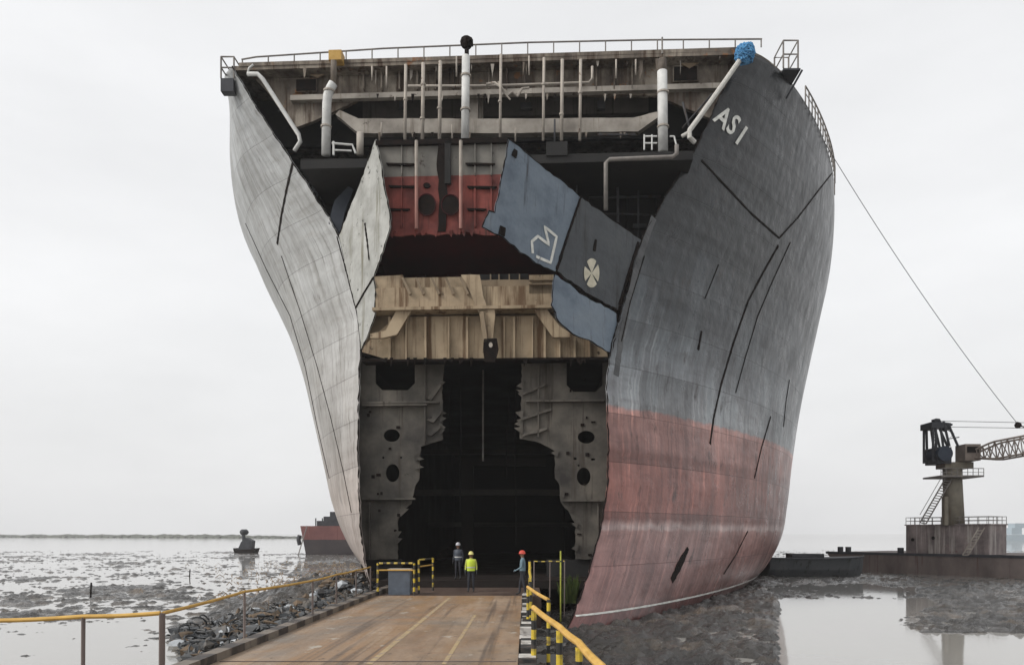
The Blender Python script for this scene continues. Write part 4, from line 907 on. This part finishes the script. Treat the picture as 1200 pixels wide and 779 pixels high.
# outline of the heap on the ground (x, y in metres)
HP = [(-6.7, 17.5), (-8.3, 19.5), (-9.7, 22.8), (-11.4, 26.0), (-12.9, 28.6), (-11.8, 31.0), (-9.8, 33.5), (-9.2, 38.0), (-8.2, 42.0), (-7.6, 40.0), (-6.9, 34.0), (-6.6, 28.0)]
def heap_h(x, y):
    return (0.35 + 0.75*math.exp(-((x+7.6)/1.7)**2)) * (0.75 + 0.25*math.sin(x*1.9+y*0.7)*math.sin(y*0.9))
ncount = 0
for i in range(9000):
    x = random.uniform(-14.3, -6.6); y = random.uniform(17.5, 44)
    if not inpoly(x + random.gauss(0, 0.25), y + random.gauss(0, 0.4), HP) or x > -6.5: continue
    if x > -6.95 and y > 31: continue
    if random.random() > (0.95 if y < 30 else 0.95 - (y-30)*0.06): continue
    sz = 1.0 + max(0, (y-20))*0.02
    z = heap_h(x, y)*random.uniform(0.2, 1.0) + 1.45*math.exp(-((x+10.5)/3.4)**2-((y-41)/8)**2)
    tgt = hp_ if random.random() < 0.80 else (hw if random.random() < 0.25 else ho)
    k_ = random.random()
    if k_ < 0.76: tgt.blob((x, y, z), random.uniform(0.08, 0.24)*sz, i, 1, (random.uniform(.6,1.5), random.uniform(.6,1.5), random.uniform(.3,.9)), 0.55)
    elif k_ < 0.87:
        r = random.uniform(0.12, 0.4); ax = Vector((random.gauss(0,1), random.gauss(0,1), random.gauss(0,1)+1)).normalized(); u = ax.orthogonal().normalized(); w = ax.cross(u); s0 = random.uniform(0, 6); n_ = random.randint(5, 12)
        tgt.tube([Vector((x, y, z+0.08)) + (u*math.cos(s0+j*0.45)+w*math.sin(s0+j*0.45))*r for j in range(n_)], random.uniform(0.012, 0.04), 5)
    else:
        c = Vector((x, y, z+0.06)); u = Vector((random.uniform(-1,1), random.uniform(-1,1), random.uniform(-.6,.6)))*random.uniform(.1,.3); w = Vector((random.uniform(-1,1), random.uniform(-1,1), random.uniform(-.6,.8)))*random.uniform(.1,.25)
        m1 = (u+w)*0.5 + Vector((0,0,random.uniform(-.1,.15)))
        tgt.add([c, c+u, c+u+w, c+w, c+m1], [(0,1,4), (1,2,4), (2,3,4), (3,0,4)])
tag(hp_.build('rubbish_heap', M['rubber'], kind='stuff'), 'heap of black plastic, hoses and rope waste beside the ramp', 'rubbish')
tag(hw.build('plastic_scraps', plain('pale_plastic', (0.38,0.40,0.42)), kind='stuff'), 'pale plastic scraps scattered through the black rubbish heap', 'rubbish')
tag(ho.build('rusty_scraps', mat('rusty_scrap', [(0.07,0.055,0.04),(0.17,0.12,0.08)], scale=3, rough=0.8), kind='stuff'), 'rusty brown scraps scattered through the black rubbish heap', 'rubbish')
# sticks and branches strewn on mud left of ramp
bs = MB(); random.seed(21)
for i in range(420):
    px = 425 - abs(random.gauss(0, 75)); py = random.uniform(660, 712); d = gd(py); x = (px-VX)/F*d
    if x > -7: continue
    an = random.uniform(0, 3.14); l = random.uniform(0.2, 0.8)
    zb = 0.1 + 1.4*math.exp(-((x+10.5)/3.4)**2-((d-41)/8)**2)
    bs.tube([(x, d, zb), (x+math.cos(an)*l*.5, d+math.sin(an)*l*.5, zb+random.uniform(.05,.35)), (x+math.cos(an)*l, d+math.sin(an)*l, zb+0.02)], random.uniform(.015,.04), 5)
tag(bs.build('driftwood', mat('bleached_wood', [(0.18,0.13,0.09),(0.36,0.28,0.2)], scale=2, rough=0.85), kind='stuff'), 'bleached sticks and scraps strewn over the mud beside the left shell', 'driftwood')

# ------------------------------------------------------------------ people
def person(name, loc, hgt, rot, pose, skin_c, shirt, trousers, helmet, vest, label):
    s = hgt/1.75; t = thing(name, loc, label, 'person'); t.rotation_euler = (0, 0, rot)
    V = []; E = []; Rd = []
    def v(x, y, z, r, p=None):
        V.append((x*s, y*s, z*s)); Rd.append(r*s)
        if p is not None: E.append((p, len(V)-1))
        return len(V)-1
    pel = v(0, 0, 0.95, 0.145); ab = v(0, 0.0, 1.10, 0.13, pel); ch = v(0, 0.0, 1.30, 0.16, ab); nk0 = v(0, 0.0, 1.45, 0.075, ch); nk = v(0, 0.01, 1.52, 0.055, nk0)
    hd_ = v(0, 0.025, 1.60, 0.085, nk); v(0, 0.02, 1.70, 0.075, hd_)
    for sd_ in (-1, 1):
        fw = pose['step']*sd_
        hp = v(0.09*sd_, 0, 0.90, 0.10, pel); kn = v(0.10*sd_, 0.03+fw*0.5, 0.50, 0.062, hp); an = v(0.11*sd_, fw*0.9, 0.09, 0.042, kn); to = v(0.12*sd_, fw*0.9+0.16, 0.035, 0.035, an)
        shd = v(0.19*sd_, 0, 1.40, 0.062, ch); el_ = v(0.24*sd_, pose['el'][0], 1.13, 0.044, shd)
        hx, hy, hz = pose['hand'][0 if sd_ < 0 else 1]
        wr = v(hx*sd_, hy, hz, 0.03, el_)
        el_p = Vector(V[el_])/s; w_p = Vector((hx*sd_, hy, hz)); dr_ = (w_p - el_p).normalized(); sv = dr_.cross(Vector((sd_, 0, 0.01))).normalized()
        pm = v(*(w_p + dr_*0.07), 0.026, wr)
        for q_, ln in ((-1.5, .055), (-.5, .07), (.5, .075), (1.5, .065)):
            b_ = w_p + dr_*0.10 + sv*q_*0.019; f1 = v(*b_, 0.0085, pm); c1 = b_ + dr_*ln*0.5; f2 = v(*c1, 0.008, f1); c2 = c1 + dr_*ln*0.45 + Vector((-sd_*0.02, 0, 0)); v(*c2, 0.007, f2)
        tb = w_p + dr_*0.045 + sv*0.04; f1 = v(*tb, 0.011, pm); v(*(tb + dr_*0.04 + sv*0.012), 0.009, f1)
    me = bpy.data.meshes.new('body'); me.from_pydata(V, E, []); me.update()
    ob = bpy.data.objects.new('body', me); C.objects.link(ob); ob.parent = t
    sk = ob.modifiers.new('skin', 'SKIN'); sk.use_smooth_shade = True
    for i, r in enumerate(Rd): me.skin_vertices[0].data[i].radius = (r, r)
    for i in range(len(V)): me.skin_vertices[0].data[i].use_root = (i == 0)
    ob.modifiers.new('sub', 'SUBSURF').levels = 1; ob.modifiers['sub'].render_levels = 2
    m = bpy.data.materials.new('clothes'); m.use_nodes = True; n = m.node_tree.nodes; L = m.node_tree.links
    tcn = n.new('ShaderNodeTexCoord'); sx = n.new('ShaderNodeSeparateXYZ'); L.new(tcn.outputs['Object'], sx.inputs[0])
    mr = n.new('ShaderNodeMath'); mr.operation = 'DIVIDE'; L.new(sx.outputs[2], mr.inputs[0]); mr.inputs[1].default_value = 1.8*s
    cr = n.new('ShaderNodeValToRGB'); cr.color_ramp.interpolation = 'CONSTANT'; L.new(mr.outputs[0], cr.inputs[0]); e = cr.color_ramp.elements
    e[0].position = 0; e[0].color = (0.02,0.02,0.02,1); e[1].position = 0.06; e[1].color = (*trousers,1)
    q_ = e.new(0.54); q_.color = (*shirt,1); q_ = e.new(0.835); q_.color = (*skin_c,1)
    L.new(cr.outputs[0], n['Principled BSDF'].inputs['Base Color']); n['Principled BSDF'].inputs['Roughness'].default_value = 0.8
    me.materials.append(m)
    WPOS[ob.name] = Vector((0,0,0))
    def child(mb, nm, mt):
        o = mb.build(nm, mt, None, smooth=True); o.parent = t; return o
    if vest:
        mb = MB(); rings = []
        for z, rx, ry in ((0.93,.175,.135),(1.05,.17,.13),(1.2,.185,.14),(1.34,.195,.145),(1.43,.15,.10)):
            rings.append([Vector((rx*s*1.06*math.cos(a), ry*s*1.12*math.sin(a), z*s)) for a in [2*math.pi*i/18 for i in range(18)]])
        vs = [p for r in rings for p in r]; fs = [(i*18+j, i*18+(j+1)%18, (i+1)*18+(j+1)%18, (i+1)*18+j) for i in range(4) for j in range(18)]
        vo = child(mb.add(vs, fs), 'vest', vest)
        for z in (1.06, 1.24):
            mb = MB(); rr = [Vector((0.192*s*math.cos(a)*1.0, 0.158*s*math.sin(a), z*s)) for a in [2*math.pi*i/18 for i in range(18)]]
            mb.add(rr + [p+Vector((0,0,0.05*s)) for p in rr], [(j, (j+1)%18, (j+1)%18+18, j+18) for j in range(18)]); child(mb, 'reflective_band', M['pipe'])
    if helmet:
        mb = MB(); n1 = 16; vs = []; fs = []
        for i, (r_, z_) in enumerate(((.15,1.655),(.125,1.665),(.122,1.70),(.10,1.76),(.05,1.795),(.005,1.80))):
            vs += [Vector((r_*s*math.cos(a)*0.9, r_*s*math.sin(a)*1.08+0.02*s, z_*s)) for a in [2*math.pi*j/n1 for j in range(n1)]]
            if i: fs += [((i-1)*n1+j, (i-1)*n1+(j+1)%n1, i*n1+(j+1)%n1, i*n1+j) for j in range(n1)]
        child(mb.add(vs, fs), 'helmet', helmet)
    mb = MB(); mb.blob((0, 0.112*s, 1.605*s), 0.016*s, 1, 1, (1,1.2,1.6), 0.05)
    for sd_ in (-1,1): mb.blob((0.088*sd_*s, 0.02*s, 1.605*s), 0.02*s, 2, 1, (.5,1,1.5), 0.05)
    child(mb, 'nose_and_ears', plain('skin_'+name, skin_c))
    mb = MB()
    for sd_ in (-1,1): mb.blob((0.032*sd_*s, 0.103*s, 1.625*s), 0.011*s, 1, 1, (1.3,.6,.8), 0)
    mb.blob((0, 0.105*s, 1.565*s), 0.02*s, 1, 1, (1.2,.4,.3), 0); child(mb, 'eyes_and_mouth', M['cut'])
    return t
hv = plain('hi_vis_yellow', (0.55, 0.68, 0.05), 0.7)
stand = dict(step=0.03, el=(-0.03,), hand=[(0.25, 0.07, 0.90), (0.25, 0.06, 0.90)])
walk = dict(step=0.16, el=(0.0,), hand=[(0.24, 0.20, 1.02), (0.25, -0.04, 0.88)])
a = Wp(552, 690, 33.5)
person('person', (a.x, 33.5, ZR-0.03), 1.72, math.pi, stand, (0.20,0.11,0.07), (0.45,0.48,0.1), (0.02,0.022,0.03), plain('pale_yellow_helmet', (0.6,0.55,0.2)), hv, 'person in a bright yellow vest standing at the ship opening')
a = Wp(537, 678, 37)
person('person', (a.x, 37, 1.6), 1.74, math.pi*0.9, stand, (0.2,0.11,0.07), (0.03,0.035,0.045), (0.012,0.012,0.018), plain('white_helmet', (0.4,0.4,0.42)), plain('grey_vest', (0.05,0.06,0.08)), 'person in dark clothes and white helmet standing back in the shade of the hold')
a = Wp(612.5, 695, 31.6)
person('person', (a.x, 31.6, ZR-0.03), 1.80, R(80), walk, (0.2,0.11,0.07), (0.13,0.20,0.24), (0.02,0.022,0.03), plain('red_helmet', (0.5,0.06,0.04)), None, 'person in a grey blue shirt and red helmet beside the right railing')

# ------------------------------------------------------------------ crane barge
def gxy(px, d): return (px-VX)/F*d
zd = 1.95
bA = Vector((gxy(968, 80), 80, 0)); bB = Vector((gxy(1330, 58), 58, 0))
u = (bB-bA).normalized(); nrm = Vector((-u.y, u.x, 0));
if nrm.y < 0: nrm = -nrm
cb_ = thing('crane_barge', bA, 'rusty barge carrying a pedestal crane on the mud at the right', 'barge')
Lb = (bB-bA).length
prof = [(0.0, zd-0.05), (1.2, 0.5), (3.0, -0.2), (Lb-2, -0.2), (Lb, zd)]
o_ = [bA + u*s_ + Vector((0,0,z_)) for s_, z_ in prof]
MB().prism(o_, nrm*12).build('hull', M['rust'], cb_)
MB().obox(bA + nrm*-0.06 + Vector((0,0,zd-0.22)), u*Lb, nrm*0.05, EZ*0.24).build('rubbing_strake', M['cranedk'], cb_)
for s_ in (1.0, 7.5, 13.0, 50):
    p = bA + u*s_ + nrm*1.0 + EZ*zd; MB().tube([p, p+EZ*0.5], 0.3, 8).tube([p+u*0.9, p+u*0.9+EZ*0.5], 0.3, 8).build('bollard', M['cranedk'], cb_)
def onfront(px):      # point of the barge's near edge seen in that direction
    q_ = (px-VX)/F; d_ = bB - bA; t_ = (q_*bA.y - bA.x)/(d_.x - q_*d_.y); return bA + d_*t_
h0, h1 = onfront(1060) + nrm*0.25, onfront(1157) + nrm*0.25
hsz = CZ + (VY-615)/F*69
h0.z = h1.z = zd
hh = MB().obox(h0, h1-h0, nrm*3.2, EZ*(hsz-zd)).build('deckhouse', M['house'], cb_)
MB().obox(h0-u*0.1-nrm*0.1+EZ*(hsz-zd), (h1-h0)+u*0.2, nrm*3.4, EZ*0.1).build('roof', M['house'], hh)
rl = MB(); ct_ = [h0, h1, h1+nrm*3.2, h0+nrm*3.2, h0]
for a_, b_ in zip(ct_[:-1], ct_[1:]):
    for hh_ in (0.42, 0.75): rl.tube([a_+EZ*(hsz-zd+hh_), b_+EZ*(hsz-zd+hh_)], 0.025, 5)
    n_ = max(3, int((b_-a_).length/0.8))
    for i in range(n_): q_ = a_.lerp(b_, i/n_); rl.tube([q_+EZ*(hsz-zd), q_+EZ*(hsz-zd+0.75)], 0.028, 5)
rl.build('railing', M['rail'], cb_)
for i in range(9):
    q_ = h0.lerp(h1, (i+0.5)/9); MB().obox(q_-nrm*0.05, u*0.06, nrm*0.06, EZ*(hsz-zd)).build('house_stiffener', M['house'], hh)
st_ = MB(); p0 = Wp(1128, 650, 67.0); p1 = Wp(1147, 618, 66.4)
for o2 in (0, 0.5): st_.tube([p0+Vector((o2,0,0)), p1+Vector((o2,0,0))], 0.06, 6)
for i in range(9): q_ = p0.lerp(p1, i/9); st_.tube([q_, q_+Vector((.5,0,0))], 0.04, 5)
st_.build('stair', M['pipe2'], cb_)
for px_, py_ in ((1068,632),(1092,630)):
    p = onfront(px_) + nrm*0.2; p.z = CZ-(py_-VY)/F*p.y; MB().tube([p, p+nrm*0.1], 0.16, 12).build('porthole', M['cut'], hh)
xc = gxy(1117, 70); zc0 = hsz; zc1 = CZ + (VY-545)/F*70
col_ = MB().tube([(xc+0.1, 70, zc0), (xc-0.12, 70, zc1)], [0.86, 0.78], 24).build('pedestal', M['column'], cb_, smooth=True)
MB().box(xc-1.05, xc-0.7, 69.5, 70, zc0, zc0+2.6).build('pedestal_box', M['column'], cb_)
zp = CZ + (VY-560)/F*70; x0, x1 = gxy(1092, 70), gxy(1141, 70)
pf = MB().box(x0, x1, 68.4, 71.6, zp, zp+0.15)
for i in range(9):
    x = x0+(x1-x0)*i/8; pf.tube([(x, 68.45, zp), (x, 68.45, zp+0.75)], 0.03, 5)
pf.tube([(x0, 68.45, zp+0.75), (x1, 68.45, zp+0.75)], 0.035, 5); pf.tube([(x0, 68.45, zp+0.4), (x1, 68.45, zp+0.4)], 0.025, 5)
pf.build('platform', M['rail'], cb_)
ld = MB(); a = Wp(1078, 612, 69); b = Wp(1108, 560, 69); w_ = Vector((0.55, 0, -0.1))
ld.tube([a, b], 0.06, 6); ld.tube([a+w_, b+w_], 0.06, 6); ld.tube([a+w_*0+EZ*0.7, b+EZ*0.7], 0.03, 5)
for i in range(18): q_ = a.lerp(b, i/18); ld.tube([q_, q_+w_], 0.045, 5)
ld.build('ladder', M['rail'], cb_)
# slewing top
mh = MB(); mh.box(gxy(1092,70), gxy(1108,70), 69.0, 71.2, CZ+(VY-544)/F*70, CZ+(VY-525)/F*70); mh.build('machinery_house', M['cranedk'], cb_)
p = Wp(1108, 531, 68.7); MB().tube([p, p+Vector((0, 2.2, 0))], 0.68, 20).build('winch_drum', M['craneblue'], cb_)
hb = MB(); hb.box(gxy(1102,70), gxy(1135,70), 69.2, 70.8, CZ+(VY-549)/F*70, CZ+(VY-542)/F*70); hb.build('slew_ring', M['column'], cb_)
af = MB()
for y_ in (69.2, 70.8):
    for a_, b_ in (((1100,526),(1096,497)),((1107,524),(1100,495)),((1117,524),(1105,497)),((1096,497),(1110,499)),((1092,542),(1091,497)),((1088,542),(1088,497))):
        pa = Wp(*a_, 70); pb = Wp(*b_, 70); pa.y = pb.y = y_; af.tube([pa, pb], 0.11, 6)
for i in range(12):
    z_ = CZ + (VY-(540-i*3.8))/F*70; af.tube([(gxy(1088,70), 69.2, z_), (gxy(1091.5,70), 69.2, z_)], 0.04, 5)
af.build('a_frame', M['cranedk'], cb_)
hg = MB(); hg.box(gxy(1085,70), gxy(1099,70), 69, 71, CZ+(VY-503)/F*70, CZ+(VY-496)/F*70); hg.blob(Wp(1097,494,70), 0.42, 2, 1); hg.blob(Wp(1107,499,70), 0.5, 5, 1); hg.tube([Wp(1108,502,70), Wp(1118,508,70), Wp(1112,514,70), Wp(1124,512,70)], 0.05, 5); hg.build('sheave_head', M['cranedk'], cb_)
MB().box(gxy(1126,69), gxy(1144,69), 68.3, 69.9, CZ+(VY-540)/F*69, CZ+(VY-521)/F*69).build('operator_cab', M['boom'], cb_)
MB().box(gxy(1128,69), gxy(1141,69), 68.22, 68.28, CZ+(VY-531)/F*69, CZ+(VY-524)/F*69).build('cab_window', M['cut'], cb_)
bm_ = MB(); A0 = Wp(1142, 533, 69); A1 = Wp(1320, 500, 60)
u_ = (A1-A0).normalized(); side = u_.cross(EZ).normalized(); upv = side.cross(u_).normalized(); N = 22; L_ = (A1-A0).length
def bp_(i, sgn, up): t_ = i/N; h_ = 0.35 + 0.65*min(1, t_*6)*(1 - max(0, t_-.8)*3); return A0 + u_*L_*t_ + side*0.7*sgn + upv*(h_*0.75*up)
for sgn in (-1, 1):
    for up in (-1, 1): bm_.tube([bp_(i, sgn, up) for i in range(N+1)], 0.09, 6)
    for i in range(N): bm_.tube([bp_(i, sgn, -1 if i % 2 else 1), bp_(i+1, sgn, 1 if i % 2 else -1)], 0.05, 5); bm_.tube([bp_(i, sgn, -1), bp_(i, sgn, 1)], 0.045, 5)
for i in range(N):
    for up in (-1, 1): bm_.tube([bp_(i, -1, up), bp_(i+1, 1, up)], 0.04, 5)
bm_.build('boom', M['boom'], cb_)
ct = MB(); ct.tube([Wp(1098,493,70), Wp(1300,497,61)], 0.025, 5); ct.tube([Wp(1107,500,70), Wp(1300,503,61)], 0.025, 5)
ct.build('luffing_cable', M['cable'], cb_)
hk = thing('hook_block', Wp(1193, 499, 58), 'small dark hook block hanging on the cable above the crane boom', 'hook'); p = Wp(1193, 498, 58)
MB().blob(p, 0.26, 3, 2, (1, 0.6, 1), 0.12).build('block', M['cut'], hk); MB().tube([p, p+Vector((0.5, 0, -0.15)), p+Vector((1.4, -0.3, -0.15))], 0.05, 6).build('shackle', M['cut'], hk)

# small dark lighter between ship and barge
bt = thing('lighter', (gxy(950, 70), 70, 0), 'low dark lighter boat lying between the black ship and the crane barge', 'boat')
xs0, xs1 = gxy(885, 72), gxy(1008, 70); ztop = CZ-(652-VY)/F*70
sec = [];  n = 14
for i in range(n+1):
    t_ = i/n; x = xs0+(xs1-xs0)*t_; w = 2.6*min(1, (1-t_)*5+0.1)**0.6; sh_ = 0.25*abs(t_-0.4)**2*2
    lowf = 0.35 if t_ > 0.93 else 0
    sec.append([(x, 70-w, ztop-0.15+sh_), (x+0.0, 70-w*0.85, 0.6+lowf), (x, 70-w*0.6, -0.1+lowf), (x, 70+w*0.6, -0.1+lowf), (x, 70+w, ztop-0.15+sh_)])
vs = [p for s_ in sec for p in s_]; fs = [(i*5+j, i*5+(j+1)%5, (i+1)*5+(j+1)%5, (i+1)*5+j) for i in range(n) for j in range(5)] + [tuple(range(5)), tuple(range(n*5, n*5+5))[::-1]]
MB().add(vs, fs).build('hull', mat('dark_grey_boat', [(0.05,0.055,0.06),(0.09,0.095,0.10)], scale=0.5, rough=0.6, streak=(0.03,0.03,0.03)), bt)
MB().tube([Vector(s_[0])+Vector((0,-0.03,0.03)) for s_ in sec], 0.09, 6).build('gunwale', M['cranedk'], bt)
MB().box(gxy(925,70), gxy(962,70), 69.2, 71, ztop-0.2, ztop+0.28).build('hatch', M['cranedk'], bt)

# red ship behind the left shell
rs = thing('red_ship', (gxy(375, 140), 140, 0), 'distant ship with red upper and black lower hull behind the left shell', 'ship')
d = 140; X0, X1 = gxy(347, d), gxy(470, d); zt_ = CZ+(VY-616)/F*d; zm = CZ+(VY-632)/F*d
def shipslab(z0, z1, m, nm, in0, in1):
    f = MB(); pts0 = [(X0+in0, d+5, z0), (X0+in0+1.2, d-0.5, z0), (X1, d-2, z0), (X1, d+12, z0), (X0+in0+3, d+12, z0)]; pts1 = [(X0+in1, d+5, z1), (X0+in1+1.2, d-0.5, z1), (X1, d-2, z1), (X1, d+12, z1), (X0+in1+3, d+12, z1)]
    f.add(pts0+pts1, [tuple(range(5))[::-1], tuple(range(5,10))] + [(i, (i+1)%5, (i+1)%5+5, i+5) for i in range(5)]); return f.build(nm, m, rs)
shipslab(-0.5, zm, mat('dark_hull_far', [(0.03,0.025,0.03),(0.06,0.05,0.05)], scale=0.3, rough=0.7), 'lower_hull', 0.8, 0.2)
shipslab(zm, zt_, mat('red_hull_far', [(0.12,0.05,0.05),(0.19,0.085,0.08)], scale=0.3, rough=0.7, streak=(0.12,0.05,0.045)), 'upper_hull', 0.2, -0.3)
sp = MB(); sp.box(gxy(366,d), gxy(374,d), d+3, d+8, zt_, zt_+1.0); sp.box(gxy(374,d), gxy(420,d), d+3, d+10, zt_, zt_+1.8); sp.box(gxy(380,d), gxy(420,d), d+4, d+10, zt_+1.8, zt_+2.7); sp.box(gxy(386,d), gxy(420,d), d+4, d+9, zt_+2.7, zt_+3.4)
for px_ in (363, 371): sp.tube([(gxy(px_,d), d+4, zt_), (gxy(px_,d), d+4, zt_+1.5)], 0.12, 6)
sp.build('superstructure', M['cranedk'], rs)
MB().tube([(gxy(347.5,d), d+2, zm+0.8), (gxy(346,d), d+2, zm), (gxy(347.5,d), d+2, zm-1.0)], 0.4, 8).build('anchor', M['cranedk'], rs)
MB().tube([(gxy(362,d), d-1.2, zt_), (gxy(357,d), d-4, 0)], 0.1, 5).build('anchor_chain', M['rail'], rs)

# little workboat out on the mud
d = 150; wb = thing('work_boat', (gxy(288, d), d, 0), 'small dark stranded work boat with a mast out on the mudflat at the left', 'boat')
x0, x1 = gxy(277, d), gxy(299, d)
MB().prism([(x0, d-1, -0.1), (x1, d-1, -0.1), (x1+0.4, d-1, 1.0), (x1-0.6, d-1, 0.8), (x0+0.6, d-1, 0.7), (x0-0.3, d-1, 1.0)], Vector((0, 2.6, 0))).build('hull', M['cut'], wb)
MB().prism([(gxy(280,d), d-.7, .7), (gxy(296,d), d-.7, .7), (gxy(297,d), d-.7, 2.4), (gxy(290,d), d-.7, 3.0), (gxy(284,d), d-.7, 2.2)], Vector((0, 1.8, 0))).build('wheelhouse', M['cranedk'], wb)
MB().tube([(gxy(286,d), d, 2), (gxy(285,d), d, 4.3)], 0.35, 8).build('mast', M['cranedk'], wb)
MB().blob((gxy(286,d), d, 4.1), 0.75, 4, 2, (1.1, 0.8, 0.8), 0.15).build('lookout_box', M['cranedk'], wb)

# faint pale ship far right
d = 420; fs_ = thing('far_ship', (gxy(1220, d), d, 0), 'pale blue ship far away at the right edge beyond the crane barge', 'ship')
mf = plain('pale_blue_ship', (0.30, 0.36, 0.40)); zt_ = CZ-(643-VY)/F*d
MB().prism([(gxy(1181,d), d, -1), (gxy(1290,d), d, -1), (gxy(1290,d), d, 3.5), (gxy(1178,d), d, 3.2)], Vector((0, 12, 0))).build('hull', mf, fs_)
MB().box(gxy(1187,d), gxy(1199,d), d+1, d+9, 3.4, 7).box(gxy(1192,d), gxy(1220,d), d+2, d+8, 7, 9.5).build('superstructure', mf, fs_)
# rim of stakes and floats on mud
for i, (px, py) in enumerate([(106,700),(222,676)]):
    d = gd(py); tag(MB().tube([(gxy(px,d), d, -0.2), (gxy(px,d)+0.05, d, 0.9 if i == 0 else 0.7)], 0.05, 6).build('stake', M['cut']), ['dark stake standing in the mud at the far left', 'dark stake standing in the mud below the stranded work boat'][i], 'stake')

# ------------------------------------------------------------------ haze
hz = MB().box(-900, 900, -60, 1100, -2.0, 62); ho_ = hz.build('haze', None); ho_['kind'] = 'stuff'; ho_['label'] = 'thin pale sea haze over the mudflat'; ho_['category'] = 'haze'
hm = bpy.data.materials.new('haze_air'); hm.use_nodes = True; hm.node_tree.nodes.clear()
ho2 = hm.node_tree.nodes.new('ShaderNodeOutputMaterial'); hv_ = hm.node_tree.nodes.new('ShaderNodeVolumePrincipled'); hv_.inputs['Density'].default_value = 0.0003
hv_.inputs['Color'].default_value = (0.93, 0.935, 0.95, 1); hm.node_tree.links.new(hv_.outputs[0], ho2.inputs['Volume']); ho_.data.materials.append(hm)
